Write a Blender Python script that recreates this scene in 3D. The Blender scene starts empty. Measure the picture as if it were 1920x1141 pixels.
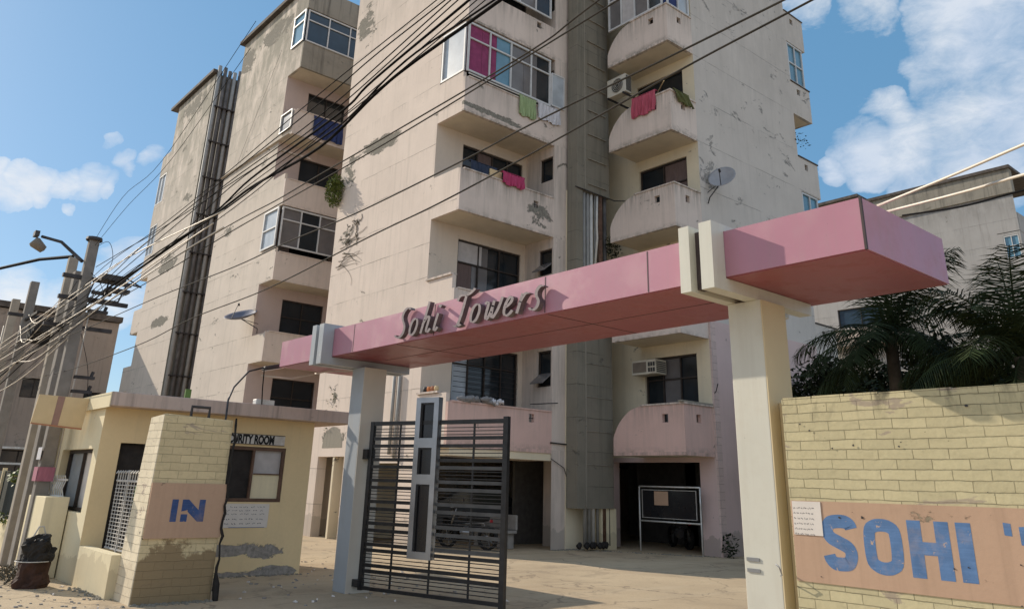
import bpy, bmesh, math, random
from mathutils import Vector, Matrix
random.seed(7)
R = math.radians
scene = bpy.context.scene
COL = scene.collection

# ------------------------------------------------------------------ camera
cam_d = bpy.data.cameras.new('camera'); cam = bpy.data.objects.new('camera', cam_d); COL.objects.link(cam)
yaw, pitch, roll = R(-49.53802), R(19.57684), R(1.66289)
fw = Vector((math.sin(yaw)*math.cos(pitch), math.cos(yaw)*math.cos(pitch), math.sin(pitch)))
rt = Vector((math.cos(yaw), -math.sin(yaw), 0)); up = rt.cross(fw)
r2 = math.cos(roll)*rt + math.sin(roll)*up; u2 = -math.sin(roll)*rt + math.cos(roll)*up
m = Matrix((r2, u2, -fw)).transposed().to_4x4(); m.translation = Vector((0, 0, 1.6))
cam.matrix_world = m
cam_d.sensor_width = 36; cam_d.lens = 36*1471.149/1920; cam_d.shift_y = -184.46/1920
cam_d.clip_start = 0.05; cam_d.clip_end = 3000
scene.camera = cam

# ------------------------------------------------------------------ light
SUN = Vector((3.1, 1.0, -1.75)).normalized()          # direction the light travels
SUN_EL = math.asin(-SUN.z); SUN_ROT = math.atan2(-SUN.x, -SUN.y)
sd = bpy.data.lights.new('sun', 'SUN'); sd.energy = 4.6; sd.angle = R(0.5); sd.color = (1.0, 0.89, 0.74)
so = bpy.data.objects.new('sun', sd); COL.objects.link(so); so.rotation_euler = SUN.to_track_quat('-Z', 'Y').to_euler(); so.location = (-40, -10, 40)
scene.view_settings.view_transform = 'Standard'; scene.view_settings.look = 'None'; scene.view_settings.gamma = 1
scene.view_settings.exposure = 0.04

class NT:
    def __init__(s, tree): s.t = tree; s.n = tree.nodes; s.l = tree.links
    def new(s, ty, **kw):
        n = s.n.new(ty)
        for k, v in kw.items(): setattr(n, k, v)
        return n
    def math(s, op, a, b=None, clamp=False):
        n = s.new('ShaderNodeMath', operation=op); n.use_clamp = clamp
        for i, v in enumerate((a, b)):
            if v is None: continue
            if isinstance(v, (int, float)): n.inputs[i].default_value = v
            else: s.l.new(v, n.inputs[i])
        return n.outputs[0]
    def mix(s, f, a, b, ty='MIX'):
        n = s.new('ShaderNodeMixRGB', blend_type=ty)
        for i, v in zip((0, 1, 2), (f, a, b)):
            if isinstance(v, (int, float)): n.inputs[i].default_value = v
            elif isinstance(v, (tuple, list)): n.inputs[i].default_value = (*v[:3], 1)
            else: s.l.new(v, n.inputs[i])
        return n.outputs[0]
    def ramp(s, f, a, b, ca=(0, 0, 0), cb=(1, 1, 1)):
        n = s.new('ShaderNodeValToRGB'); s.l.new(f, n.inputs[0])
        e = n.color_ramp.elements; e[0].position = a; e[1].position = b; e[0].color = (*ca, 1); e[1].color = (*cb, 1)
        return n.outputs[0]
    def noise(s, vec, scale, detail=4, rough=.55, dist=0, sc=None):
        if sc:
            mp = s.new('ShaderNodeMapping'); mp.inputs['Scale'].default_value = sc; s.l.new(vec, mp.inputs[0]); vec = mp.outputs[0]
        n = s.new('ShaderNodeTexNoise'); s.l.new(vec, n.inputs['Vector'])
        n.inputs['Scale'].default_value = scale; n.inputs['Detail'].default_value = detail
        n.inputs['Roughness'].default_value = rough; n.inputs['Distortion'].default_value = dist
        return n.outputs[0]

world = bpy.data.worlds.new('World'); scene.world = world; world.use_nodes = True
W = NT(world.node_tree); bg = W.n['Background']
sky = W.new('ShaderNodeTexSky', sky_type='NISHITA'); sky.sun_disc = False
sky.sun_elevation = SUN_EL; sky.sun_rotation = SUN_ROT; sky.air_density = 1.0; sky.dust_density = 0.6; sky.ozone_density = 2.0; sky.altitude = 200
tc = W.new('ShaderNodeTexCoord')
nrm = W.new('ShaderNodeVectorMath', operation='NORMALIZE'); W.l.new(tc.outputs['Generated'], nrm.inputs[0]); D = nrm.outputs[0]
# clouds: directions with an angular radius; the wide last ones are unseen, added as fill light
CLOUDS = [((-0.2147, 0.8543, 0.4734), 6.5, 1.0), ((-0.2407, 0.834, 0.4966), 3.5, 0.8), ((-0.2185, 0.8904, 0.3993), 6, 1.0), ((-0.2751, 0.8801, 0.387), 4.2, 1.0), ((-0.3161, 0.8677, 0.3836), 3.4, 1.0), ((-0.36, 0.8549, 0.3736), 2.6, 1.0), ((-0.3323, 0.8467, 0.4155), 1.8, 0.95), ((-0.3979, 0.844, 0.3596), 1.3, 0.9), ((-0.2585, 0.9037, 0.3413), 4, 0.85), ((-0.3179, 0.8849, 0.3403), 2.6, 0.6), ((-0.3805, 0.7563, 0.5322), 2.5, 0.45), ((-0.3237, 0.7921, 0.5175), 2.5, 0.4), ((-0.9465, 0.1208, 0.2993), 1.5, 0.9), ((-0.9416, 0.148, 0.3024), 1.3, 0.95), ((-0.9354, 0.1724, 0.3087), 1.6, 0.9), ((-0.9323, 0.1946, 0.3049), 1.0, 0.8), ((-0.9207, 0.2066, 0.3312), 1.0, 0.95), ((-0.9213, 0.2171, 0.3225), 0.8, 0.8), ((-0.9185, 0.1761, 0.3541), 0.9, 0.5), ((-0.949, 0.0948, 0.3007), 1.0, 0.8), ((-0.9534, 0.1053, 0.2827), 1.3, 0.8), ((-0.9491, 0.1318, 0.2862), 1.0, 0.7), ((-0.947, 0.1652, 0.2756), 0.65, 0.5), ((-0.9463, 0.23, 0.2272), 2.2, 0.8), ((-0.9535, 0.2151, 0.2112), 1.6, 0.7), ((-0.9752, 0.1371, 0.1736), 3.0, 0.95), ((-0.9692, 0.1845, 0.1629), 3, 0.8), ((-0.9105, 0.2342, 0.3409), 1.0, 0.75), ((-0.9546, 0.2384, 0.1785), 2.0, 0.8), ((0.95, 0.1, 0.35), 62, 1.0), ((0.5, -0.8, 0.4), 55, 1.0), ((0.2, 0.2, 0.95), 28, 1.1), ((-0.3, -0.9, 0.3), 35, 1.2)]
reg = None
wn = W.new('ShaderNodeTexNoise'); wn.inputs['Scale'].default_value = 14; wn.inputs['Detail'].default_value = 6; W.l.new(D, wn.inputs['Vector'])
wv1 = W.new('ShaderNodeVectorMath', operation='SUBTRACT'); W.l.new(wn.outputs['Color'], wv1.inputs[0]); wv1.inputs[1].default_value = (.5, .5, .5)
wv2 = W.new('ShaderNodeVectorMath', operation='MULTIPLY_ADD'); W.l.new(wv1.outputs[0], wv2.inputs[0]); wv2.inputs[1].default_value = (.10, .10, .05); W.l.new(D, wv2.inputs[2])
wv3 = W.new('ShaderNodeVectorMath', operation='NORMALIZE'); W.l.new(wv2.outputs[0], wv3.inputs[0]); DW = wv3.outputs[0]
def region(d, rad, w):
    dv = W.new('ShaderNodeVectorMath', operation='DOT_PRODUCT'); W.l.new(DW, dv.inputs[0]); dv.inputs[1].default_value = Vector(d).normalized()
    v = W.math('SUBTRACT', dv.outputs['Value'], math.cos(R(rad))); v = W.math('DIVIDE', v, 1-math.cos(R(rad)), True)
    return W.math('MULTIPLY', v, w)
for d, rad, w in CLOUDS:
    v = region(d, rad, w); reg = v if reg is None else W.math('MAXIMUM', reg, v)
nz = W.noise(D, 7.0, 9, .6, .3, (1, 1, 1.9)); 
nz2 = W.noise(D, 20.0, 9, .68, .5, (1, 1, 1.9))
cm = W.math('ADD', W.math('MULTIPLY', reg, .24), W.math('ADD', W.math('MULTIPLY', nz, .56), W.math('MULTIPLY', nz2, .36)))
cm = W.math('SUBTRACT', cm, W.math('MULTIPLY', W.math('SUBTRACT', 1.0, W.math('MULTIPLY', reg, 4.0, True)), .25))
mask = W.ramp(cm, .47, .74)
mask = W.math('MULTIPLY', mask, .9)
# thin veil towards the horizon
sx = W.new('ShaderNodeSeparateXYZ'); W.l.new(D, sx.inputs[0])
hsv = W.new('ShaderNodeHueSaturation'); hsv.inputs['Saturation'].default_value = 1.0; hsv.inputs['Value'].default_value = 1.0; W.l.new(sky.outputs[0], hsv.inputs['Color'])
airy = W.mix(.5, hsv.outputs[0], (1.4, 3.9, 6.6))
shade = W.ramp(W.noise(D, 5.0, 5, .55, .2), .42, .62, (5.6, 6.3, 7.4), (8.0, 8.1, 8.2))
skyc = W.mix(mask, airy, shade)
W.l.new(skyc, bg.inputs[0]); bg.inputs[1].default_value = 0.112

# ------------------------------------------------------------------ geometry helpers
class MB:
    def __init__(s): s.v = []; s.f = []; s.uv = None; s.sm = False
    def quad(s, *p):
        n = len(s.v); s.v += [tuple(q) for q in p]; s.f.append(tuple(range(n, n+len(p)))); return s
    def box(s, x0, x1, y0, y1, z0, z1):
        x0, x1 = min(x0, x1), max(x0, x1); y0, y1 = min(y0, y1), max(y0, y1); z0, z1 = min(z0, z1), max(z0, z1)
        n = len(s.v)
        s.v += [(x, y, z) for z in (z0, z1) for y in (y0, y1) for x in (x0, x1)]
        s.f += [tuple(n+i for i in f) for f in ((0, 2, 3, 1), (4, 5, 7, 6), (0, 1, 5, 4), (2, 6, 7, 3), (0, 4, 6, 2), (1, 3, 7, 5))]
        return s
    def pb(s, ax, p0, p1, a0, a1, z0, z1):      # box given by plane axis, depth range, in-plane range, z range
        return s.box(p0, p1, a0, a1, z0, z1) if ax == 'X' else s.box(a0, a1, p0, p1, z0, z1)
    def hexa(s, b, t):                            # two quads: bottom and top (matching order)
        n = len(s.v); s.v += [tuple(q) for q in b] + [tuple(q) for q in t]
        s.f += [tuple(n+i for i in f) for f in ((3, 2, 1, 0), (4, 5, 6, 7), (0, 1, 5, 4), (1, 2, 6, 5), (2, 3, 7, 6), (3, 0, 4, 7))]
        return s
    def bar(s, a, b, w, h=None, upv=(0, 0, 1)):
        a = Vector(a); b = Vector(b); h = h or w; d = (b-a).normalized(); u = Vector(upv)
        if abs(d.dot(u)) > .99: u = Vector((1, 0, 0))
        sd_ = d.cross(u).normalized(); u = sd_.cross(d)
        c = [(sd_*i*w/2 + u*j*h/2) for i, j in ((-1, -1), (1, -1), (1, 1), (-1, 1))]
        return s.hexa([a+q for q in c], [b+q for q in c])
    def tube(s, pts, r, n=8, caps=True):
        pts = [Vector(p) for p in pts]; rs = r if isinstance(r, (list, tuple)) else [r]*len(pts)
        base = len(s.v); ref = None
        for i, p in enumerate(pts):
            d = (pts[min(i+1, len(pts)-1)] - pts[max(i-1, 0)]).normalized()
            if ref is None: ref = Vector((0, 0, 1)) if abs(d.z) < .9 else Vector((1, 0, 0))
            x = d.cross(ref).normalized(); y = x.cross(d).normalized(); ref = y
            for k in range(n):
                a = 2*math.pi*k/n; s.v.append(tuple(p + (x*math.cos(a)+y*math.sin(a))*rs[i]))
        for i in range(len(pts)-1):
            for k in range(n):
                a = base+i*n+k; b = base+i*n+(k+1) % n; s.f.append((a, b, b+n, a+n))
        if caps:
            s.f.append(tuple(base+k for k in range(n-1, -1, -1))); e = base+(len(pts)-1)*n; s.f.append(tuple(e+k for k in range(n)))
        return s
    def prism(s, poly, o, ux, uy, depth):         # polygon in plane (o,ux,uy) extruded by vector depth
        o = Vector(o); ux = Vector(ux); uy = Vector(uy); depth = Vector(depth)
        n = len(s.v); k = len(poly); P = [o+ux*a+uy*b for a, b in poly]
        s.v += [tuple(p) for p in P] + [tuple(p+depth) for p in P]
        s.f.append(tuple(range(n, n+k))); s.f.append(tuple(range(n+2*k-1, n+k-1, -1)))
        for i in range(k): s.f.append((n+i, n+(i+1) % k, n+k+(i+1) % k, n+k+i))
        return s
    def lathe(s, prof, c, n=16, axis='z', tilt=None):
        c = Vector(c); base = len(s.v)
        for r_, h in prof:
            for k in range(n):
                a = 2*math.pi*k/n; p = Vector((r_*math.cos(a), r_*math.sin(a), h))
                if tilt is not None: p = tilt @ p
                s.v.append(tuple(c+p))
        for i in range(len(prof)-1):
            for k in range(n):
                a = base+i*n+k; b = base+i*n+(k+1) % n; s.f.append((a, b, b+n, a+n))
        return s
    def leaf(s, p, d, n, l, w):
        p = Vector(p); d = Vector(d).normalized(); sd_ = d.cross(Vector(n)).normalized()
        return s.quad(p, p+d*l*.5+sd_*w*.5, p+d*l, p+d*l*.5-sd_*w*.5)
    def build(s, name, mat, parent=None, smooth=False, bevel=0, fixn=True):
        me = bpy.data.meshes.new(name); me.from_pydata(s.v, [], s.f); me.update()
        if fixn:
            bm = bmesh.new(); bm.from_mesh(me); bmesh.ops.recalc_face_normals(bm, faces=bm.faces); bm.to_mesh(me); bm.free()
        if mat: me.materials.append(mat)
        if smooth:
            for p in me.polygons: p.use_smooth = True
        ob = bpy.data.objects.new(name, me); COL.objects.link(ob)
        if parent: 
            ob.parent = parent
            w = Vector((0, 0, 0)); q = parent
            while q: w = w + q.location; q = q.parent
            ob.location = -w
        if bevel:
            b = ob.modifiers.new('bevel', 'BEVEL'); b.width = bevel; b.segments = 2; b.limit_method = 'ANGLE'
        return ob

def tag(o, label, cat, group=None):
    o['label'] = label; o['category'] = cat
    if group: o['group'] = group
    return o
def struct(o, kind='structure'): o['kind'] = kind; return o
def empty(name, loc, label, cat, group=None):
    o = bpy.data.objects.new(name, None); COL.objects.link(o); o.location = loc; o.empty_display_size = .3
    return tag(o, label, cat, group)

# ------------------------------------------------------------------ materials
def mat_new(name):
    m_ = bpy.data.materials.new(name); m_.use_nodes = True
    t = NT(m_.node_tree); b = t.n['Principled BSDF']
    g = t.new('ShaderNodeNewGeometry'); return m_, t, b, g.outputs['Position']
def bump(t, b, h, strength=.3, dist=.02):
    n = t.new('ShaderNodeBump'); n.inputs['Strength'].default_value = strength; n.inputs['Distance'].default_value = dist
    t.l.new(h, n.inputs['Height']); t.l.new(n.outputs[0], b.inputs['Normal'])
def simple(name, col, rough=.7, metal=0, var=.12, scale=6, spec=.3, dirt=None, streak=0):
    m_, t, b, P = mat_new(name)
    n = t.noise(P, scale, 6); c = t.mix(t.ramp(n, .3, .7), tuple(x*(1-var) for x in col), tuple(min(1, x*(1+var)) for x in col))
    if dirt: c = t.mix(t.ramp(t.noise(P, scale*.35, 8, .65), .52, .68), c, dirt)
    t.l.new(c, b.inputs['Base Color']); b.inputs['Roughness'].default_value = rough; b.inputs['Metallic'].default_value = metal
    b.inputs['Specular IOR Level'].default_value = spec
    bump(t, b, n, .12, .01)
    return m_
def plaster(name, col, dirty=(.25, .23, .19), stain=.5, groove=0, goff=0, peel=.72, peelcol=(.26, .24, .2), streak=.4, topz=None, seed=0, ao=0, lowz=None, patches=(), drip=0):
    m_, t, b, P0 = mat_new(name)
    ad = t.new('ShaderNodeVectorMath', operation='ADD'); ad.inputs[1].default_value = (seed*13.1, seed*7.3, 0); t.l.new(P0, ad.inputs[0]); P = ad.outputs[0]
    sep = t.new('ShaderNodeSeparateXYZ'); t.l.new(P0, sep.inputs[0]); Z = sep.outputs[2]
    c = t.mix(t.ramp(t.noise(P, .6, 5, .6), .3, .7), tuple(x*.93 for x in col), tuple(min(1, x*1.05) for x in col))
    c = t.mix(t.math('MULTIPLY', t.ramp(t.noise(P, 25, 3), .35, .75), .12), c, tuple(x*.7 for x in col))
    # patched repaint areas
    c = t.mix(t.math('MULTIPLY', t.ramp(t.noise(P, .35, 2, .4, 1.0), .55, .57), .10), c, tuple(min(1, x*1.15) for x in col))
    # vertical rain streaks
    st = t.noise(P, 1.0, 7, .65, .2, (5.5, 5.5, .22)); sm = t.ramp(st, .52, .74)
    blot = t.ramp(t.noise(P, .9, 7, .68), .5, .72)
    c = t.mix(t.math('MULTIPLY', sm, streak), c, dirty)
    c = t.mix(t.math('MULTIPLY', blot, stain*.5), c, dirty)
    if topz is not None:      # grime that settles under the roof edge
        k = t.math('DIVIDE', t.math('SUBTRACT', Z, topz[0]), topz[1]-topz[0], True)
        k = t.math('MULTIPLY', k, t.ramp(t.noise(P, 1.0, 9, .72, .3, (1.6, 1.6, .6)), .36, .56))
        c = t.mix(t.math('MULTIPLY', k, topz[2]), c, dirty)
    if lowz is not None:      # rising damp at the foot
        k = t.math('SUBTRACT', 1.0, t.math('DIVIDE', Z, lowz[0], True)); k = t.math('ADD', k, t.math('MULTIPLY', t.noise(P, 2.2, 7, .65), .9))
        k = t.ramp(t.math('MULTIPLY', k, .5), .46, .475); c = t.mix(t.math('MULTIPLY', k, lowz[1]), c, lowz[2] if len(lowz) > 2 else dirty)
    if drip:
        zm = t.math('MODULO', t.math('ADD', Z, .54+3.09*10), 3.09); k = t.math('DIVIDE', t.math('SUBTRACT', zm, .35), .95, True)
        k = t.math('MULTIPLY', t.math('POWER', k, 1.6), t.ramp(t.noise(P, 1.0, 8, .7, .2, (7, 7, .5)), .40, .62)); c = t.mix(t.math('MULTIPLY', k, drip), c, tuple(x*.7 for x in dirty))
        k = t.math('SUBTRACT', 1.0, t.math('DIVIDE', zm, .16, True)); k = t.math('MULTIPLY', k, t.ramp(t.noise(P, 4, 7, .7), .42, .6)); c = t.mix(t.math('MULTIPLY', k, drip*.8), c, tuple(x*.7 for x in dirty))
    # peeled patches down to the cement
    pn = t.noise(P, 1.1, 10, .72, .5, (1, 1, 1.7)); pa = pn
    for (px_, pz_, rx_, rz_, am_, pax) in patches:
        u = t.math('DIVIDE', t.math('SUBTRACT', sep.outputs[pax], px_), rx_); v = t.math('DIVIDE', t.math('SUBTRACT', t.math('SUBTRACT', Z, pz_), t.math('MULTIPLY', t.math('SUBTRACT', sep.outputs[pax], px_), -.02)), rz_)
        dd = t.math('SUBTRACT', 1.0, t.math('ADD', t.math('MULTIPLY', u, u), t.math('MULTIPLY', v, v)), True)
        pa = t.math('ADD', pa, t.math('MULTIPLY', dd, am_))
    pm = t.ramp(pa, peel, peel+.012)
    rim = t.math('MULTIPLY', t.ramp(pa, peel-.02, peel-.004), t.ramp(t.noise(P, 6, 4), .35, .55)); c = t.mix(t.math('MULTIPLY', rim, .45), c, tuple(x*.6 for x in dirty))
    pc = t.mix(t.ramp(t.noise(P, 14, 6, .7), .35, .65), tuple(x*.55 for x in peelcol), peelcol)
    c = t.mix(pm, c, pc)
    h = t.math('ADD', t.math('MULTIPLY', t.noise(P, 18, 5, .6), .25), t.math('MULTIPLY', pm, -1.0))
    if groove:
        zz = t.math('ADD', Z, goff + 100*groove); zz = t.math('ADD', zz, t.math('MULTIPLY', t.noise(P, 1.6, 5), .045))
        fr = t.math('MODULO', zz, groove); g1 = t.math('LESS_THAN', fr, .020)
        g1 = t.math('MULTIPLY', g1, t.ramp(t.noise(P, 1.1, 6), .38, .6))
        c = t.mix(t.math('MULTIPLY', g1, .62), c, tuple(x*.5 for x in dirty)); h = t.math('SUBTRACT', h, g1)
        gs = t.math('DIVIDE', t.math('SUBTRACT', fr, groove*.45), groove*.55, True); gs = t.math('MULTIPLY', t.math('POWER', gs, 2.0), t.ramp(t.noise(P, 1.0, 8, .7, .2, (8, 8, .35)), .50, .68)); c = t.mix(t.math('MULTIPLY', gs, .34), c, dirty)
    t.l.new(c, b.inputs['Base Color']); b.inputs['Roughness'].default_value = .9; b.inputs['Specular IOR Level'].default_value = .15
    bump(t, b, h, .55, .012)
    return m_
def brick(name, col, ax, bw=.28, bh=.081, dirty=(.28, .25, .15), lowz=None, mort=.6, wear=.66, pstreak=None):
    m_, t, b, P = mat_new(name)
    sep = t.new('ShaderNodeSeparateXYZ'); t.l.new(P, sep.inputs[0])
    cb = t.new('ShaderNodeCombineXYZ'); nn = t.math('MULTIPLY', t.noise(P, 5, 4), .024)
    t.l.new(t.math('ADD', sep.outputs[0 if ax == 'Y' else 1], t.math('ADD', nn, 50)), cb.inputs[0]); t.l.new(t.math('ADD', sep.outputs[2], nn), cb.inputs[1])
    bk = t.new('ShaderNodeTexBrick'); t.l.new(cb.outputs[0], bk.inputs['Vector'])
    bk.inputs['Scale'].default_value = 1; bk.inputs['Brick Width'].default_value = bw; bk.inputs['Row Height'].default_value = bh
    bk.inputs['Mortar Size'].default_value = .0035; bk.inputs['Mortar Smooth'].default_value = .35; bk.inputs['Bias'].default_value = 0
    bk.inputs['Color1'].default_value = (*tuple(x*.82 for x in col), 1); bk.inputs['Color2'].default_value = (*tuple(min(1, x*1.13) for x in col), 1)
    bk.inputs['Mortar'].default_value = (*tuple(x*.7 for x in col), 1)
    mort_on = t.ramp(t.noise(P, 4.5, 6, .65), .33, .55)
    tone = t.mix(.55, bk.outputs['Color'], t.mix(t.noise(P, 3, 5), tuple(x*.88 for x in col), tuple(min(1, x*1.1) for x in col)))
    tone = t.mix(t.math('MULTIPLY', t.ramp(t.noise(P, 7, 7, .7, .4, (1, 1, 2.2)), .5, .66), .3), tone, tuple(x*.62 for x in col))
    tone = t.mix(t.math('MULTIPLY', bk.outputs['Fac'], .35), tone, tuple(x*.5 for x in col))
    c = t.mix(t.math('MULTIPLY', t.math('MULTIPLY', bk.outputs['Fac'], mort_on), mort), tone, tuple(x*.25 for x in col))
    c = t.mix(t.math('MULTIPLY', t.ramp(t.noise(P, 30, 4), .4, .8), .15), c, dirty)
    wm = t.ramp(t.noise(P, 2.3, 9, .7, .8, (.6, .6, 1.8)), wear, wear+.03)
    c = t.mix(t.math('MULTIPLY', wm, .7), c, (.33, .26, .22))
    c = t.mix(t.ramp(t.noise(P, 9, 5, .6), .73, .75), c, (.05, .045, .035))
    if pstreak is not None:
        k = t.math('DIVIDE', t.math('SUBTRACT', sep.outputs[2], pstreak[0]), pstreak[1]-pstreak[0], True)
        k = t.math('MULTIPLY', k, t.ramp(t.noise(P, 3.0, 8, .7, .3, (1.5, 1.5, .5)), .5, .66)); c = t.mix(t.math('MULTIPLY', k, .85), c, (.07, .065, .05))
    if lowz is not None:
        k = t.math('SUBTRACT', 1.0, t.math('DIVIDE', sep.outputs[2], lowz[0], True)); k = t.math('ADD', k, t.math('MULTIPLY', t.noise(P, 2.5, 8, .68), .9))
        k = t.ramp(t.math('MULTIPLY', k, .5), .45, .475); c = t.mix(t.math('MULTIPLY', k, lowz[1]), c, lowz[2])
    t.l.new(c, b.inputs['Base Color']); b.inputs['Roughness'].default_value = .85; b.inputs['Specular IOR Level'].default_value = .2
    h = t.math('SUBTRACT', t.math('MULTIPLY', t.noise(P, 22, 5), .35), t.math('MULTIPLY', bk.outputs['Fac'], mort*1.5))
    bump(t, b, h, .8, .012)
    return m_
def glass(name, col=(.02, .025, .03), rough=.08):
    m_, t, b, P = mat_new(name)
    c = t.mix(t.noise(P, 2.0, 4), tuple(x*.6 for x in col), tuple(x*1.4 for x in col)); t.l.new(c, b.inputs['Base Color'])
    b.inputs['Roughness'].default_value = rough; b.inputs['Specular IOR Level'].default_value = .5
    bump(t, b, t.noise(P, 1.2, 2), .04, .05)
    return m_

CREAM = (.715, .61, .53)
M = {}
PA = [(-21.3, 12.15, 1.9, .42, .3, 0), (-22.6, 9.3, .9, .55, .22, 0), (-22.9, 11.6, .7, .7, .2, 0), (-22.7, 17.6, .9, 1.3, .2, 0), (-22.4, 4.2, .3, .6, .2, 0), (-22.3, 2.85, .9, .45, .25, 0)]
PB = [(-33.4, 11.9, 1.0, .35, .2, 0), (-30.4, 14.2, .6, .8, .15, 0), (-34.3, 20.6, 1.2, .9, .25, 0), (-31, 21, 2.6, .7, .22, 0), (-41.5, 11.9, 1.9, .6, .28, 0), (-40.1, 15.2, .9, .4, .26, 0), (-41.3, 8.8, 1.8, .35, .26, 0), (-41.5, 21, 3.5, .8, .2, 0), (-42, 18.5, .6, .3, .22, 0)]
PP = [(13.4, 11.98, 1.6, .16, .3, 1), (15.2, 9.3, .7, .5, .22, 1), (12.7, 12.7, .5, .25, .12, 1), (15.5, 12.4, .5, .5, .12, 1), (12.8, 18.4, 1, .5, .2, 1)]
PW = [(19.2, 11.0, .7, 1.1, .12, 1), (19.6, 12.9, 1.4, 1.2, .07, 1), (19.3, 8.6, .6, .5, .2, 1), (23.8, 13.5, .7, 4.0, .05, 1), (20, 17.5, 2.5, 2.5, .05, 1)]
M['cream'] = plaster('cream_plaster', CREAM, groove=1.02, goff=.1, topz=(14.5, 21.5, .5), streak=.2, stain=.16, peel=.66, lowz=(1.2, .4), patches=PA)
M['cream_far'] = plaster('cream_plaster_weathered', (.69, .60, .515), dirty=(.29, .27, .22), groove=1.02, goff=.4, topz=(11, 21.0, 1.0), streak=.25, stain=.35, peel=.645, seed=2, patches=PB)
M['front'] = plaster('shaded_front_plaster', (.69, .59, .52), streak=.18, stain=.25, peel=.655, seed=1, lowz=(1.0, .4), drip=.3)
M['parapet'] = plaster('parapet_plaster', (.72, .61, .54), streak=.3, stain=.35, peel=.645, seed=3, patches=PP, peelcol=(.30, .28, .24), drip=.75)
M['parapet_pink'] = plaster('pink_parapet_plaster', (.72, .50, .44), streak=.16, stain=.25, peel=.655, seed=4, drip=.5)
M['yellow'] = plaster('yellow_recess_plaster', (.76, .67, .50), streak=.14, stain=.22, peel=.65, seed=5)
M['warm'] = plaster('warm_recess_plaster', (.70, .60, .50), streak=.14, stain=.22, peel=.66, seed=25)
M['pinkwall'] = plaster('pink_plaster', (.58, .47, .43), streak=.15, stain=.2, peel=.67, seed=6, lowz=(.9, .5))
M['blank'] = plaster('grey_blank_plaster', (.625, .57, .52), groove=1.52, goff=.35, streak=.22, stain=.3, peel=.635, peelcol=(.40, .375, .35), dirty=(.33, .31, .28), seed=7, topz=(12, 21, .4), patches=PW)
M['lower_wing'] = plaster('pink_lower_plaster', (.68, .52, .49), streak=.1, stain=.2, peel=.66, seed=8, lowz=(1.0, .5))
M['guard'] = plaster('guard_room_yellow', (.80, .62, .36), streak=.10, stain=.15, peel=.67, seed=9, patches=[(6.3, .40, 1.0, .17, .3, 1), (5.6, .42, .7, .12, .25, 1), (6.9, .07, .7, .12, .3, 1), (5.9, .05, .9, .08, .25, 1), (6.2, 1.9, .2, .1, .1, 1)], peelcol=(.40, .36, .32))
M['guard_left'] = plaster('guard_room_cream', (.80, .70, .48), streak=.2, stain=.25, peel=.68, seed=10, lowz=(.8, .35, (.4, .33, .22)))
M['guard_roof'] = plaster('guard_roof_edge', (.58, .46, .40), dirty=(.15, .13, .12), streak=.7, stain=.6, peel=.64, seed=11)
M['soffit'] = simple('soffit_plaster', (.66, .58, .46), .9, var=.08, scale=2)
M['duct'] = plaster('cement_sheet', (.24, .22, .18), dirty=(.10, .10, .08), streak=.6, stain=.6, peel=.64, peelcol=(.2, .19, .16), groove=.92, goff=.2, seed=12)
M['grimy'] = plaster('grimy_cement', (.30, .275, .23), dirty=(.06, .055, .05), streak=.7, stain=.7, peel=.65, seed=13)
M['greybld'] = plaster('grey_cement_render', (.36, .30, .255), dirty=(.12, .11, .1), streak=.5, stain=.6, peel=.64, seed=14)
M['farbld'] = plaster('far_grey_plaster', (.40, .385, .37), dirty=(.18, .17, .155), groove=1.52, streak=.4, stain=.4, peel=.66, topz=(18, 21.5, 1.0), seed=15)
M['ybrick'] = brick('yellow_painted_brick', (.58, .51, .315), 'Y', .275, .079, pstreak=(2.15, 2.43), lowz=(.9, .3, (.4, .3, .2)), wear=.6)
M['inbrick'] = brick('yellow_pier_brick', (.68, .56, .34), 'X', .26, .105, lowz=(1.25, .85, (.24, .17, .095)), wear=.6, mort=.32)
M['inbrick_side'] = brick('pale_pier_brick', (.80, .70, .52), 'Y', .26, .105, mort=.35, wear=.62, lowz=(.9, .3, (.5, .4, .28)))
M['stone_pink'] = brick('pink_stone_edge', (.66, .51, .47), 'X', .5, .2, wear=.65)
M['roof_edge'] = simple('roof_edge_cement', (.10, .085, .075), .9, var=.4, scale=4)
M['peach'] = plaster('peach_paint', (.52, .35, .245), dirty=(.30, .20, .14), streak=.35, stain=.4, peel=.64, peelcol=(.38, .31, .22), seed=30)
def signpaint(name, col, under):
    m_, t, b, P = mat_new(name)
    c = t.mix(t.ramp(t.noise(P, 9, 6), .3, .7), tuple(x*.85 for x in col), tuple(x*1.12 for x in col))
    br = t.ramp(t.noise(P, 6.0, 5, .6, .1, (.5, .5, 9)), .45, .7); c = t.mix(t.math('MULTIPLY', br, .25), c, tuple(min(1, x*1.6+.03) for x in col))
    fl = t.ramp(t.noise(P, 13, 9, .72, .4), .62, .635); c = t.mix(fl, c, under)
    wearm = t.ramp(t.noise(P, 3.5, 8, .7), .52, .72); c = t.mix(t.math('MULTIPLY', wearm, .35), c, under)
    t.l.new(c, b.inputs['Base Color']); b.inputs['Roughness'].default_value = .85; b.inputs['Specular IOR Level'].default_value = .2; bump(t, b, t.noise(P, 20, 5), .3, .004); return m_
M['blue_paint'] = signpaint('blue_letter_paint', (.105, .195, .37), (.50, .36, .27))
M['navy_paint'] = signpaint('navy_letter_paint', (.05, .09, .22), (.42, .29, .22))
M['black_paint'] = simple('black_letter_paint', (.02, .02, .02), .7, var=.3)
M['white_paint'] = simple('white_sign_paint', (.62, .60, .57), .75, var=.08, dirt=(.45, .4, .35))
M['paper'] = simple('pinned_paper', (.72, .66, .60), .9, var=.05)
M['ink'] = simple('ink', (.10, .09, .10), .9)
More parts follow.
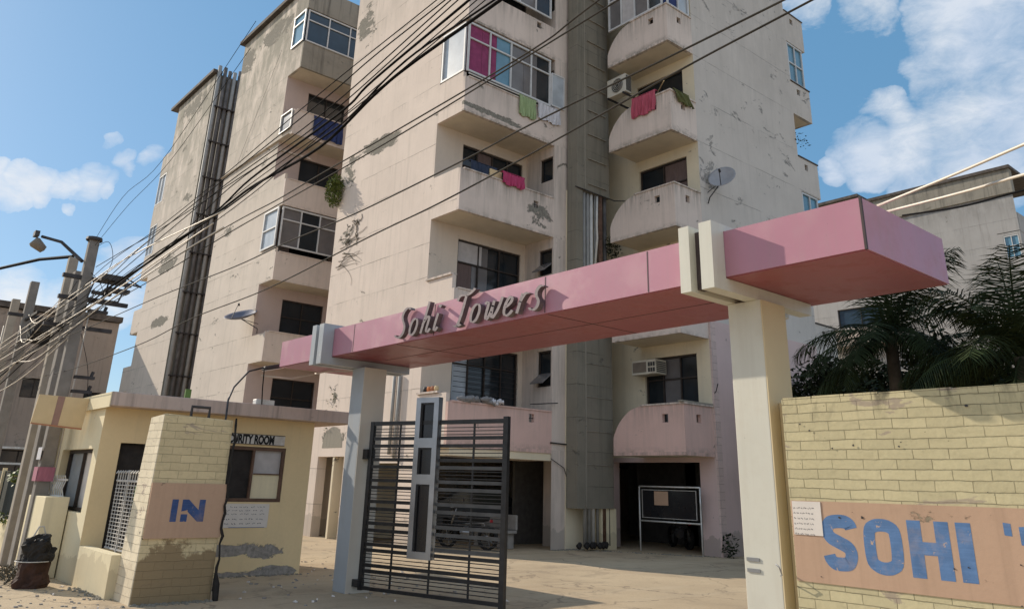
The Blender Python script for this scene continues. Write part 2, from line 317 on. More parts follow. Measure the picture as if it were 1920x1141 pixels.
def cladding(name, col, dust):
    m_, t, b, P = mat_new(name)
    c = t.mix(t.ramp(t.noise(P, .9, 5), .3, .7), tuple(x*.94 for x in col), tuple(x*1.04 for x in col))
    st = t.ramp(t.noise(P, 1.0, 8, .68, .2, (9, 9, .5)), .48, .72); c = t.mix(t.math('MULTIPLY', st, .30), c, dust)
    bl = t.ramp(t.noise(P, 2.4, 8, .7), .5, .7); c = t.mix(t.math('MULTIPLY', bl, .25), c, dust)
    sp = t.ramp(t.noise(P, 30, 3), .70, .74); c = t.mix(t.math('MULTIPLY', sp, .5), c, tuple(x*.4 for x in col))
    t.l.new(c, b.inputs['Base Color']); b.inputs['Specular IOR Level'].default_value = .4
    t.l.new(t.math('ADD', .34, t.math('MULTIPLY', bl, .25)), b.inputs['Roughness']); bump(t, b, t.noise(P, .8, 2), .12, .08); return m_
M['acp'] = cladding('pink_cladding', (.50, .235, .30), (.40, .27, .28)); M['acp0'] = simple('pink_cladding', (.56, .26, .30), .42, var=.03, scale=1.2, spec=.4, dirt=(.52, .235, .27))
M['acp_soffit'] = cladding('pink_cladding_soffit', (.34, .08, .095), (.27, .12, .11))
M['seam'] = simple('dark_seam', (.07, .05, .05), .6)
M['silver'] = cladding('silver_cladding', (.40, .43, .46), (.36, .34, .31))
M['ivory'] = cladding('ivory_cladding', (.66, .64, .55), (.50, .45, .36))
M['tan_clad'] = simple('tan_pillar_side', (.56, .52, .45), .6, var=.05, scale=2)
M['yellow_clad'] = simple('yellow_pillar_side', (.66, .54, .33), .6, var=.05, scale=2)
M['letter'] = simple('brushed_letter_metal', (.17, .14, .145), .45, .4, var=.2, scale=20)
M['gate'] = simple('black_gate_paint', (.022, .021, .022), .38, .3, var=.4, scale=10, spec=.6)
M['gate_grey'] = simple('grey_gate_flats', (.10, .10, .10), .4, .3, var=.2, scale=6)
M['steel'] = simple('brushed_steel', (.36, .37, .39), .3, .8, var=.15, scale=3)
M['panel_black'] = glass('black_glossy_panel', (.015, .015, .018), .15)
M['white_metal'] = simple('white_enamelled_metal', (.70, .70, .68), .45, .2, var=.06, dirt=(.45, .4, .33))
M['grille_paint'] = simple('dirty_white_grille_paint', (.50, .48, .45), .6, .1, var=.15)
M['concrete'] = simple('pole_concrete', (.22, .20, .18), .9, var=.15, scale=5, dirt=(.18, .16, .14))
M['concrete_pale'] = simple('pale_pole_concrete', (.33, .29, .24), .9, var=.12, scale=5)
M['iron'] = simple('dark_iron', (.06, .055, .055), .6, .4, var=.4)
M['rust'] = simple('rusty_pipe', (.16, .09, .06), .8, .1, var=.4, scale=8)
M['pvc'] = simple('grey_pvc_pipe', (.33, .32, .30), .6, var=.12)
M['pvc_dark'] = simple('blackened_pipe', (.13, .12, .115), .75, var=.35, scale=3)
M['pvc_white'] = simple('white_pipe', (.6, .58, .54), .6, var=.1)
M['cable'] = simple('black_cable_sheath', (.010, .010, .011), .85, var=.3, spec=.05)
M['cable_mid'] = simple('mid_tone_cable', (.05, .045, .04), .8, var=.2, spec=.1)  # tone between the black and the pale cable colours
M['cable_pale'] = simple('pale_and_sunlit_cable', (.62, .56, .48), .45, .2, var=.1)  # real pale tone of conduits; on the fanning cables it stands for painted sunlight
M['glass'] = glass('dark_window_glass'); M['glass_blue'] = glass('blue_window_glass', (.03, .055, .085), .06); M['glass_grey'] = glass('grey_window_glass', (.16, .15, .15), .12)
M['glass_pale'] = glass('pale_frosted_glass', (.42, .46, .50), .25); M['glass_sky'] = glass('painted_sky_glass', (.12, .26, .36), .05)  # sky glass: the reflected blue is put into its base colour
M['curtain'] = simple('magenta_curtain', (.26, .05, .13), .8, var=.2, scale=5); M['curtain_w'] = simple('white_curtain', (.50, .47, .46), .9, var=.1)
M['frame_dark'] = simple('dark_window_frame', (.045, .035, .03), .6, var=.3); M['frame_white'] = simple('white_window_frame', (.60, .60, .60), .5, var=.08)
M['frame_brown'] = simple('brown_wood_frame', (.13, .075, .05), .65, var=.25)
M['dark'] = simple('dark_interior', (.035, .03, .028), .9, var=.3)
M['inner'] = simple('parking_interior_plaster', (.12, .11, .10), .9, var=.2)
M['dish'] = simple('dish_grey', (.34, .34, .36), .5, .1, var=.08); M['dish_blue'] = simple('dish_slate', (.13, .14, .19), .5, .1, var=.1)
M['ac'] = simple('aged_ac_casing', (.58, .55, .47), .55, var=.07, dirt=(.42, .38, .3)); M['ac_dark'] = simple('ac_grille_dark', (.05, .05, .05), .6)
M['ac_brown'] = simple('ac_brown_side', (.20, .17, .14), .6)
M['tar'] = simple('tar_black', (.022, .019, .017), .75, var=.5, scale=9)
M['tar_rust'] = simple('rusted_drum', (.055, .028, .02), .85, var=.5, scale=7)
M['banner'] = simple('ochre_board', (.66, .50, .29), .85, var=.08, scale=4); M['banner_brown'] = simple('brown_board_stripe', (.33, .20, .16), .85)
M['terracotta'] = simple('terracotta_border', (.42, .19, .11), .85)
M['palm'] = simple('palm_leaf', (.024, .034, .012), .7, var=.6, scale=1.5, spec=.12); M['leaf_dark'] = simple('dark_tree_leaf', (.022, .032, .012), .8, var=.5, scale=2.5)
M['leaf'] = simple('wild_plant_leaf', (.12, .15, .035), .6, var=.4, scale=6); M['leaf_br'] = simple('fresh_leaf', (.11, .19, .05), .6, var=.3, scale=6)
M['bark'] = simple('tree_bark', (.11, .085, .06), .9, var=.3); M['twig'] = simple('dry_twig', (.10, .085, .06), .9)
M['net'] = simple('dark_green_netting', (.028, .034, .03), .8, var=.35, scale=5)
M['car'] = simple('dark_car_paint', (.035, .037, .042), .3, .3, var=.1, spec=.6); M['rubber'] = simple('tyre_rubber', (.02, .02, .02), .9); M['chrome'] = simple('chrome', (.30, .30, .30), .3, .9)
M['red'] = simple('red_lens', (.35, .02, .03), .3); M['stone'] = simple('bench_stone', (.30, .28, .26), .85, var=.15)
M['binm'] = simple('green_bin_plastic', (.03, .09, .07), .6); M['orangewall'] = simple('orange_compound_wall', (.60, .23, .09), .85)

def cloth(name, col, var=.12): 
    m_, t, b, P = mat_new(name); n = t.noise(P, 6, 4, .5, .5, (3, 3, .6))
    t.l.new(t.mix(t.ramp(n, .3, .7), tuple(x*(1-var*2) for x in col), col), b.inputs['Base Color']); b.inputs['Roughness'].default_value = .95
    bump(t, b, n, .3, .03); return m_
M['c_pink'] = cloth('hot_pink_cloth', (.50, .06, .16)); M['poster'] = cloth('faded_pink_poster', (.42, .16, .22)); M['c_red'] = cloth('coral_red_cloth', (.50, .10, .15)); M['c_green'] = cloth('pale_green_cloth', (.36, .46, .24))
M['c_white'] = cloth('white_cloth', (.66, .65, .68)); M['c_navy'] = cloth('navy_cloth', (.035, .05, .09)); M['c_grey'] = cloth('grey_cloth', (.25, .24, .24)); M['c_olive'] = cloth('olive_cloth', (.14, .15, .06)); M['c_blue'] = cloth('blue_cloth', (.03, .05, .16))

M['room_curtain'] = cloth('dim_room_curtain', (.17, .12, .11))
def ground_mat():
    m_, t, b, P = mat_new('dusty_concrete_ground')
    c = t.mix(t.ramp(t.noise(P, .5, 7, .6), .3, .7), (.44, .34, .23), (.58, .46, .31))
    c = t.mix(t.math('MULTIPLY', t.ramp(t.noise(P, 22, 6, .7), .45, .75), .35), c, (.28, .22, .16))
    c = t.mix(t.math('MULTIPLY', t.ramp(t.noise(P, 1.4, 8, .7, .6), .55, .68), .3), c, (.30, .25, .20))
    vo = t.new('ShaderNodeTexVoronoi', feature='DISTANCE_TO_EDGE'); vo.inputs['Scale'].default_value = .35
    wv = t.new('ShaderNodeVectorMath', operation='ADD'); t.l.new(P, wv.inputs[0])
    nn = t.new('ShaderNodeTexNoise'); nn.inputs['Scale'].default_value = 1.5; nn.inputs['Detail'].default_value = 6; t.l.new(P, nn.inputs['Vector']); t.l.new(nn.outputs['Color'], wv.inputs[1])
    t.l.new(wv.outputs[0], vo.inputs['Vector']); cr = t.math('LESS_THAN', vo.outputs['Distance'], .006)
    c = t.mix(t.math('MULTIPLY', cr, .5), c, (.14, .11, .09))
    trk = t.ramp(t.noise(P, 1.0, 6, .6, .4, (2.6, .22, 1)), .5, .62); c = t.mix(t.math('MULTIPLY', trk, .22), c, (.60, .50, .36))
    dmp = t.ramp(t.noise(P, .9, 9, .72, .8), .54, .60); c = t.mix(t.math('MULTIPLY', dmp, .35), c, (.24, .19, .14))
    peb = t.ramp(t.noise(P, 55, 2), .68, .72); c = t.mix(t.math('MULTIPLY', peb, .5), c, (.20, .17, .14))
    t.l.new(c, b.inputs['Base Color']); b.inputs['Roughness'].default_value = .95; b.inputs['Specular IOR Level'].default_value = .1
    bump(t, b, t.math('ADD', t.math('MULTIPLY', t.noise(P, 9, 8, .7), .6), t.math('MULTIPLY', peb, .4)), .5, .03); return m_
M['ground'] = ground_mat()

# ------------------------------------------------------------------ setting: ground
struct(MB().quad((-900, -900, 0), (900, -900, 0), (900, 900, 0), (-900, 900, 0)).build('ground', M['ground']))

# ------------------------------------------------------------------ building helpers
def wall(mb, ax, pos, out, a0, a1, z0, z1, holes=(), th=.22):
    """one wall face at plane ax=pos with rectangular holes and their reveals"""
    As = sorted({a0, a1, *[h[0] for h in holes], *[h[1] for h in holes]}); Zs = sorted({z0, z1, *[h[2] for h in holes], *[h[3] for h in holes]})
    As = [a for a in As if a0 <= a <= a1]; Zs = [z for z in Zs if z0 <= z <= z1]
    P = (lambda a, d, z: (pos-out*d, a, z)) if ax == 'X' else (lambda a, d, z: (a, pos-out*d, z))
    for i in range(len(As)-1):
        for j in range(len(Zs)-1):
            ca = (As[i]+As[i+1])/2; cz = (Zs[j]+Zs[j+1])/2
            if any(h[0] < ca < h[1] and h[2] < cz < h[3] for h in holes): continue
            mb.quad(P(As[i], 0, Zs[j]), P(As[i+1], 0, Zs[j]), P(As[i+1], 0, Zs[j+1]), P(As[i], 0, Zs[j+1]))
    for h in holes:
        b0, b1, y0, y1 = h[:4]
        mb.quad(P(b0, 0, y0), P(b0, th, y0), P(b0, th, y1), P(b0, 0, y1)); mb.quad(P(b1, 0, y0), P(b1, th, y0), P(b1, th, y1), P(b1, 0, y1))
        mb.quad(P(b0, 0, y1), P(b1, 0, y1), P(b1, th, y1), P(b0, th, y1))
        if y0 > z0+.01: mb.quad(P(b0, 0, y0), P(b1, 0, y0), P(b1, th, y0), P(b0, th, y0))
    return mb
def window(parent, ax, pos, out, a0, a1, z0, z1, cols=2, transom=None, fm='frame_dark', gm='glass', fw_=.05, dep=.1, name='window', special=None):
    """frame bars with a pane behind; pos is the plane the frame stands on, out its outward sign"""
    f = MB(); d0 = pos; d1 = pos+out*.05
    f.pb(ax, d0, d1, a0, a1, z0, z0+fw_).pb(ax, d0, d1, a0, a1, z1-fw_, z1)
    for k in range(cols+1):
        w = fw_ if k in (0, cols) else fw_*.8
        c = a0+(a1-a0)*k/cols; c = min(max(c, a0+w/2), a1-w/2)
        f.pb(ax, d0-out*.002, d1-out*.004, c-w/2, c+w/2, z0+fw_, z1-fw_)
    if transom:
        zt = z0+(z1-z0)*transom; f.pb(ax, d0-out*.004, d1-out*.008, a0+fw_, a1-fw_, zt-fw_*.4, zt+fw_*.4)
    fo = f.build(name, M[fm], parent)
    gmats = gm if isinstance(gm, list) else [gm]
    for k, g in enumerate(gmats):
        b0 = a0+(a1-a0)*k/len(gmats); b1 = a0+(a1-a0)*(k+1)/len(gmats)
        MB().pb(ax, pos-out*.02, pos-out*.012, b0+.005, b1-.005, z0+.01, z1-.01).build('pane', M[g], fo)
    return fo
def hole_strip(mb, ax, pos, out, segs, zb, topf, th, holes):
    """parapet with a shaped top; segs = list of in-plane coordinates"""
    for i in range(len(segs)-1):
        a, b = segs[i], segs[i+1]; c = (a+b)/2; ta, tb = topf(a), topf(b)
        hh = [h for h in holes if h[0] < c < h[1]]
        spans = [(zb, zb, ta, tb)] if not hh else [(zb, zb, hh[0][2], hh[0][2]), (hh[0][3], hh[0][3], ta, tb)]
        for l0, l1, u0, u1 in spans:
            if ax == 'X':
                q = lambda aa, zz, d: (pos-out*d, aa, zz)
            else: q = lambda aa, zz, d: (aa, pos-out*d, zz)
            mb.hexa([q(a, l0, 0), q(b, l1, 0), q(b, l1, th), q(a, l0, th)], [q(a, u0, 0), q(b, u1, 0), q(b, u1, th), q(a, u0, th)])
def clothline(name, mat, ax, pos, out, a0, a1, zt, zb, label, cat, group=None, n=22, skew=0):
    """cloth hung over an edge: a wavy sheet with thickness"""
    mb = MB(); rows = 6
    def P(i, j, d):
        a = a0+(a1-a0)*i/n; z = zt+(zb+.03*math.sin(i*.55+a0)-zt)*j/rows-.025*math.sin(math.pi*i/n); w = (.038*math.sin(i*1.9+j*.4)+.02*math.sin(i*3.7+1))*(.35+.65*j/rows)
        dd = pos+out*(.035+w+d); a += .012*math.sin(j*1.3+i)+skew*j/rows
        return (dd, a, z) if ax == 'X' else (a, dd, z)
    idx = {}
    for d in (0, .008):
        for j in range(rows+1):
            for i in range(n+1): idx[i, j, d] = len(mb.v); mb.v.append(P(i, j, d))
    for d in (0, .008):
        for j in range(rows):
            for i in range(n): mb.f.append((idx[i, j, d], idx[i+1, j, d], idx[i+1, j+1, d], idx[i, j+1, d]))
    for i in range(n):
        for j in (0, rows): mb.f.append((idx[i, j, 0], idx[i+1, j, 0], idx[i+1, j, .008], idx[i, j, .008]))
    for j in range(rows):
        for i in (0, n): mb.f.append((idx[i, j, 0], idx[i, j+1, 0], idx[i, j+1, .008], idx[i, j, .008]))
    # the part folded back over the rail
    if ax == 'X': mb.box(pos-out*.1, pos+out*.04, a0, a1, zt-.003, zt+.008)
    else: mb.box(a0, a1, pos-out*.1, pos+out*.04, zt-.003, zt+.008)
    o = mb.build(name, M[mat], None, smooth=False); return tag(o, label, cat, group)

ROOF = 22.0
SL = [2.47, 5.66, 8.74, 11.77, 14.84, 17.92]         # undersides of the balcony slabs

def balcony_front(parent, Yc, Xf, Xb, Yb, zb, top=1.25, side_top=None, pm='parapet', sidem='cream', square=None, label=None, leftpost=0):
    """balcony at the corner of a tower: slab, side flush with the cream wall, long front parapet"""
    th = .11
    s = MB().box(Xf, Xb-.003, Yc+.003, Yb-.003, zb, zb+.13)
    b = s.build('balcony', M['soffit'], parent)
    if label: b['label'] = label
    fr = MB(); hs = []
    segs = {Yc, Yb}
    if square: hs = [square]; segs |= {square[0], square[1]}
    n = 8; segs |= {Yc+(Yb-Yc)*k/n for k in range(n+1)}
    topf = lambda a: zb+top+leftpost*max(0, 1-(a-Yc)/1.1)**2
    hole_strip(fr, 'X', Xb, 1, sorted(segs), zb-.004, topf, th, hs)
    fr.build('parapet', M[pm], b)
    st = side_top if side_top else top+leftpost
    MB().box(Xf-.0, Xb-th, Yc, Yc+th, zb-.004, zb+st).build('side_parapet', M[sidem], b)
    MB().box(Xb-th-.02, Xb+.025, Yc+.12, Yb-.01, zb+top+.001, zb+top+.04).build('coping', M[pm], b) if not leftpost else None
    if square:
        q = MB(); a0, a1, z0, z1 = square; q.box(Xb-.06, Xb-.045, (a0+a1)/2-.01, (a0+a1)/2+.01, z0, z1); q.box(Xb-.055, Xb-.04, a0, a1, (z0+z1)/2-.01, (z0+z1)/2+.01)
        q.build('grating', M['iron'], b)
    return b
def balcony_side(parent, Ye, Yf, Xl, Xr, zb, top=1.28, pm='parapet', sq=True, label=None, rightm=None):
    """balcony on the right wing: curved parapet facing -Y, straight side facing +X"""
    th = .11
    b = MB().box(Xl+.05, Xr-.003, Yf+.003, Ye, zb, zb+.13).build('balcony', M['soffit'], parent)
    if label: b['label'] = label
    def topf(a):
        r_ = 1.05; u = min(1, max(0, (a-Xl)/r_)); return zb+.46+(top-.46)*(1-(1-u)**2)**.75
    segs = {Xl+1.05*(k/12)**1.6 for k in range(13)} | {Xr}
    hs = [(Xr-.74, Xr-.54, zb+.84, zb+1.06)] if sq else []
    for h in hs: segs |= {h[0], h[1]}
    fr = MB(); hole_strip(fr, 'Y', Yf, -1, sorted(segs), zb-.004, topf, th, hs); fr.build('parapet', M[pm], b)
    sd_ = MB(); hs2 = [(Yf+.52, Yf+.72, zb+.84, zb+1.06)] if sq else []; segs = {Yf+th, Ye} | ({hs2[0][0], hs2[0][1]} if sq else set())
    hole_strip(sd_, 'X', Xr, 1, sorted(segs), zb-.004, lambda a: zb+top, th, hs2); sd_.build('side_parapet', M[rightm or pm], b)
    MB().box(Xl+1.0, Xr+.03, Yf-.03, Yf+th+.02, zb+top+.001, zb+top+.045).box(Xr-th-.02, Xr+.03, Yf+th+.021, Ye-.01, zb+top+.001, zb+top+.045).build('coping', M['parapet'], b)
    return b
def glazing(parent, name, ax, pos, out, a0, a1, z0, z1, cols, panes, fm='frame_white', transom=.68, label=None):
    f = window(parent, ax, pos, out, a0, a1, z0, z1, cols=cols, transom=transom, fm=fm, gm=panes, fw_=.06, name=name)
    if label: f['label'] = label
    return f

# ================================================================== TOWER A: middle tower + right wing (one building)
A = empty('apartment_building', (-18, 16, 0), 'nearest cream apartment tower with a grey duct in its inner corner, behind the black gate', 'building')
XL, YC, XF, XB, YB = -23.57, 12.14, -17.8, -16.5, 15.77
XR, YE, YF, YR = -13.15, 18.68, 17.4, 24.75
w = MB(); wall(w, 'Y', YC, -1, XL, XF, 0, ROOF, [(-23.1, -21.5, -.01, 2.27), (-20.13, -18.62, -.01, 2.08)], .3)
w.build('cream_side_wall', M['cream'], A)
# front wall behind balconies
hol = [(13.15, 15.6, z0+.35 if i else 3.45, SL[i+1]-.35 if i < 5 else 20.6) for i, z0 in enumerate(SL)]
w = MB(); wall(w, 'X', XF, 1, YC, YB, 2.27, ROOF, hol, .15); w.box(XF-.2, XF, YC+.01, YC+.2, 0, 2.27); w.build('front_wall', M['warm'], A)
MB().box(-16.78, -16.53, YC+.12, YB, 2.27, 2.465).box(XF, -16.78, YC+.12, YC+.3, 2.27, 2.465).build('lintel_beam', M['yellow'], A)
spec = {0: (['glass_pale', 'glass', 'glass', 'glass'], 4), 1: (['room_curtain', 'glass_grey', 'glass', 'glass'], 3), 2: (['glass', 'room_curtain', 'glass', 'glass'], 4), 3: ('glass', 2), 4: ('glass', 2), 5: ('glass', 2)}
for i, h in enumerate(hol):
    window(A, 'X', XF-.1, 1, h[0]+.003, h[1]-.003, h[2], h[3]-.003, cols=spec[i][1], transom=.72, gm=spec[i][0])
MB().box(XF-.085, XF-.075, 13.2, 14.1, 7.75, 8.35).build('curtain', M['curtain_w'], A)
gb = MB()
for k in range(7): gb.tube([(XF+.02, 13.2, 4.0+.14*k), (XF+.02, 15.55, 4.0+.14*k)], .008, 4)
gb.build('window_bars', M['iron'], A)
# bathroom block: left face with small windows, front face
sw = [(-17.15, -16.56, SL[i+1]-1.13 if i else 4.3, SL[i+1]-.33) for i in range(5)]
w = MB(); wall(w, 'Y', YB, -1, XF, XB, 2.27, ROOF, sw, .16); w.build('return_wall', M['front'], A)
for i, h in enumerate(sw):
    window(A, 'Y', YB+.11, -1, h[0]+.002, h[1]-.002, h[2]+.002, h[3]-.002, cols=1, transom=None, gm='glass', name='small_window')
    if i in (0, 1):   # top hung sash, open
        s = MB(); z = h[2]+.36; s.hexa([(h[0]+.03, YB-.3, z-.3), (h[1]-.03, YB-.3, z-.3), (h[1]-.03, YB-.3, z-.27), (h[0]+.03, YB-.3, z-.27)], [(h[0]+.03, YB+.08, z), (h[1]-.03, YB+.08, z), (h[1]-.03, YB+.08, z+.03), (h[0]+.03, YB+.08, z+.03)])
        s.build('open_sash', M['glass_grey'], A)
w = MB(); wall(w, 'X', XB, 1, YB, 16.7, 0, ROOF); w.quad((XB, 16.7, 0), (XF, 16.7, 0), (XF, 16.7, ROOF), (XB, 16.7, ROOF)); w.build('front_wall', M['front'], A)
# inner corner + right wing facing -Y
hol = [(-15.5, -13.6, z0+.5 if i else 3.4, (SL[i+1] if i < 5 else 20.95)-.36) for i, z0 in enumerate(SL)]
w = MB(); wall(w, 'Y', YE, -1, XF, XR, 0, 2.465, [(-16.82, -13.68, -.01, 2.34)], .25); w.build('ground_storey_wall', M['lower_wing'], A)
w = MB(); wall(w, 'Y', YE, -1, XF, XR, 2.465, ROOF, hol, .16); w.quad((XF, 16.7, 0), (XF, YE, 0), (XF, YE, ROOF), (XF, 16.7, ROOF)); w.build('recess_wall', M['yellow'], A)
for i, h in enumerate(hol): window(A, 'Y', YE+.11, -1, h[0]+.003, h[1]-.003, h[2]+.003, h[3]-.003, cols=3 if i == 0 else 2, transom=.66, gm=[['glass', 'glass_grey', 'glass'], ['glass', 'glass'], ['glass', 'room_curtain'], ['glass', 'glass'], ['room_curtain', 'glass'], 'glass'][i])
# blank wall facing +X
w = MB(); wall(w, 'X', XR, 1, YE, YR, 0, ROOF); w.build('blank_side_wall', M['blank'], A)
MB().box(XR-.02, XR+.035, 18.95, 24.6, 0, 6.2).build('lower_wall_skin', M['lower_wing'], A)
MB().box(XR-.3, XR+.07, 24.6, 25.5, 0, 5.8).build('stone_pilaster', M['stone_pink'], A)
MB().box(XR-.3, XR+.055, 18.69, 18.93, 0, 6.2).build('corner_quoin', M['stone_pink'], A)
w = MB(); wall(w, 'Y', YR, 1, -18, XR, 0, ROOF); wall(w, 'X', -18, 1, YR, 29, 0, ROOF); wall(w, 'Y', 29, 1, XL, -18, 0, ROOF)
wall(w, 'X', XL, -1, YC, 29, 0, ROOF, [(20.6, 22.2, .9, 2.2)], .2); w.build('rear_wall', M['front'], A)
MB().box(XL, XF, YC, 29, ROOF-.02, ROOF+.02).box(XF, XB, YB, 29, ROOF-.02, ROOF+.02).box(XB, XR, YE, YR, ROOF-.02, ROOF+.02).build('roof', M['roof_edge'], A)
MB().box(XL-.12, XF, YC-.12, YC+.2, ROOF+.025, ROOF+.3).box(XR-.2, XR+.12, YE-1.3, YR+.1, ROOF+.025, ROOF+.3).build('roof_edge', M['roof_edge'], A)
# parking floor ceiling + inner columns
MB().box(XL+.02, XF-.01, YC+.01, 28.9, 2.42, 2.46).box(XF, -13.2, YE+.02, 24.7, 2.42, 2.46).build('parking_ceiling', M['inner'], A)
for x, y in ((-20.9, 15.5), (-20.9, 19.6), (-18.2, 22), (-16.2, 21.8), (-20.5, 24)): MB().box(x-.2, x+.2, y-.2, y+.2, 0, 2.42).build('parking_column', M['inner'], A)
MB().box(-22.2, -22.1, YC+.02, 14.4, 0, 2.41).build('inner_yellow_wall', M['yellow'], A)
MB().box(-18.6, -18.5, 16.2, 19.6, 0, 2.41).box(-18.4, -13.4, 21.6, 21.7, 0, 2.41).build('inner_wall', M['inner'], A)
# balconies of the middle tower
balcony_front(A, YC, XF, XB, YB, SL[0], 1.1, 1.33, pm='parapet_pink', square=(14.9, 15.1, 3.25, 3.47), label='pink painted balcony with clothes piled on its edge')
balcony_front(A, YC, XF, XB, YB, SL[1], .86, 1.24)
balcony_front(A, YC, XF, XB, YB, SL[2], 1.24, 1.27, square=(14.93, 15.12, 9.5, 9.71))
balcony_front(A, YC, XF, XB, YB, SL[3], 1.12, 1.3, label='balcony closed with white glazing over a flaking parapet')
balcony_front(A, YC, XF, XB, YB, SL[4], 1.2, 1.3, square=(14.93, 15.12, 15.75, 15.96), leftpost=.25)
balcony_front(A, YC, XF, XB, YB, SL[5], 1.25, 1.3)
MB().box(-17.82, -16.62, YC-.05, YC+.16, 6.905, 6.96).build('ledge', M['parapet'], A)
MB().box(-17.9, -16.95, YC-.05, YC+.16, 3.81, 3.86).build('ledge', M['parapet'], A)
# glazed enclosures
zt = SL[4]-.06
g = glazing(A, 'glazed_enclosure', 'X', XB-.07, 1, YC+.06, 15.6, 13.1, zt, 4, ['curtain', 'curtain', 'glass_sky', 'glass_grey', 'glass_grey', 'glass'], label='white framed glazing with a magenta curtain behind it')
glazing(A, 'glazed_enclosure', 'Y', YC+.05, -1, -17.78, -16.62, 13.12, zt, 1, ['glass_pale'], transom=None)
s = MB(); s.bar((XB, 15.62, 13.15), (XB+.02, 16.15, 13.15), .04); s.bar((XB, 15.62, 14.3), (XB+.02, 16.15, 14.3), .04); s.bar((XB, 15.62, 13.15), (XB, 15.62, 14.3), .04); s.bar((XB+.02, 16.15, 13.15), (XB+.02, 16.15, 14.3), .04)
s = s.build('open_shutter', M['frame_white'], A); MB().quad((XB+.005, 15.64, 13.17), (XB+.02, 16.13, 13.17), (XB+.02, 16.13, 14.28), (XB+.005, 15.64, 14.28)).build('pane', M['glass_pale'], s)
MB().tube([(XB+.02, YC+.1, 13.0), (XB+.04, 13.2, 12.98), (XB+.02, 15.6, 13.03)], .02, 6).build('rail', M['white_metal'], A)
glazing(A, 'glazed_enclosure', 'X', XB-.07, 1, 12.8, 15.6, 16.35, SL[5]-.06, 4, ['glass_pale', 'glass_sky', 'glass_grey', 'glass_blue'])
# right wing balconies
for i, z in enumerate(SL):
    balcony_side(A, YE, YF, -15.66, XR, z, 1.3, pm='parapet_pink' if i == 0 else 'parapet', label=['pink curved balcony above the notice board', None, 'curved balcony with an open dark sash behind', 'curved balcony with a red cloth hung over it', None, None][i])
    if i == 0: MB().box(XR-.12, XR+.02, YF-.1, YE+.1, z+1.35, z+1.39).build('sagging_sheet', M['grimy'], A)
glazing(A, 'glazed_enclosure', 'Y', YF+.04, -1, -15.6, -13.3, 16.2, SL[5]-.05, 4, ['glass_grey', 'curtain_w', 'glass_grey', 'glass'])
glazing(A, 'glazed_enclosure', 'X', XR-.06, 1, YF+.1, YE-.05, 16.2, SL[5]-.05, 2, ['c_blue', 'glass_pale'])
# rear balconies of the right wing, seen past its edge
for i, z in enumerate(SL):
    b = MB().box(-15.8, XR-.003, YR, 26.08, z, z+.13).build('rear_balcony', M['soffit'], A)
    p_ = MB(); hole_strip(p_, 'X', XR, 1, [YR, YR+.42, YR+.64, 26.1], z-.004, lambda a: z+1.33+.02*(i == 5), .11, [(YR+.42, YR+.64, z+.9, z+1.14)])
    p_.box(-15.8, XR-.11, 25.99, 26.1, z-.004, z+1.33); p_.build('parapet', M['blank'], b)
    MB().box(-15.8, XR+.03, YR+.01, 26.13, z+1.335, z+1.38).build('coping', M['roof_edge'], b)
    if i in (2, 4):
        glazing(A, 'glazed_enclosure', 'X', XR-.07, 1, YR+.05, 25.9, z+1.39, SL[i+1]-.02 if i < 5 else 20, 2, ['glass_sky', 'glass_sky'], transom=.5)
# duct
dct = MB()
for z0, z1 in ((1.06, 7.6), (10.35, ROOF-.3)): dct.box(-16.42, -16.0, 16.28, 17.76, z0, z1)
dct.box(-16.42, -16.02, 16.28, 16.55, 7.6, 10.35)
du = dct.build('service_duct', M['duct'], A)
r_ = MB(); z = 10.6; k = 0
while z < 21: r_.box(-16.0, -15.955, 16.75, 17.6, z, z+.028); z += .86
r_.box(-15.998, -15.975, 16.60, 16.64, 1.1, 7.5).box(-15.998, -15.975, 16.60, 16.64, 10.4, 21)
for z in (2.2, 3.1, 4.05, 5.0, 5.9, 6.8): r_.box(-15.998, -15.98, 16.64, 17.74, z, z+.02)
r_.build('sheet_joints', M['grimy'], du)
for y, mt, rr in ((16.68, 'pvc', .055), (16.84, 'pvc', .055), (17.0, 'pvc_white', .06), (17.18, 'pvc', .04), (17.4, 'rust', .09), (17.62, 'pvc_dark', .06)):
    MB().tube([(-16.1, y, 0.1), (-16.12, y+.01, 5), (-16.1, y, 10.4)], rr, 8).build('pipe', M[mt], du, smooth=True)
MB().tube([(-16.02, 17.2, 10.3), (-15.95, 17.1, 9.3), (-15.98, 17.15, 8.9), (-16.0, 17.05, 7.9)], .035, 6).build('pipe', M['pvc_white'], du, smooth=True)
MB().box(-16.55, -16.46, 16.3, 17.75, 0, 10.4).build('back_board', M['yellow'], du)
MB().box(-16.44, -16.05, 17.3, 17.9, 0, 1.06).build('duct_pier', M['guard_left'], du)
MB().tube([(-16.0, 16.2, 10.38), (-15.9, 17.9, 10.3), (-15.6, 18.6, 10.4)], .02, 5).build('pipe', M['iron'], du)
# drain pipe and lamp bits on the cream side wall
MB().tube([(-19.0, YC-.06, 4.6), (-19.0, YC-.06, 2.3)], .05, 8).tube([(-18.72, YC-.07, 4.4), (-18.72, YC-.07, 2.2)], .045, 8).tube([(-19.9, YC-.05, 4.55), (-19.1, YC-.05, 4.6), (-19.0, YC-.06, 4.45)], .015, 6).build('drain_pipe', M['pvc'], A, smooth=True)
# plaster fan moulding
fan = MB(); fan.prism([(.62*math.cos(a), .62*math.sin(a)) for a in [math.pi*k/14 for k in range(15)]], (-22.3, YC-.004, 2.52), (1, 0, 0), (0, 0, 1), (0, .02, 0)); fan.build('fan_moulding', M['grimy'], A)
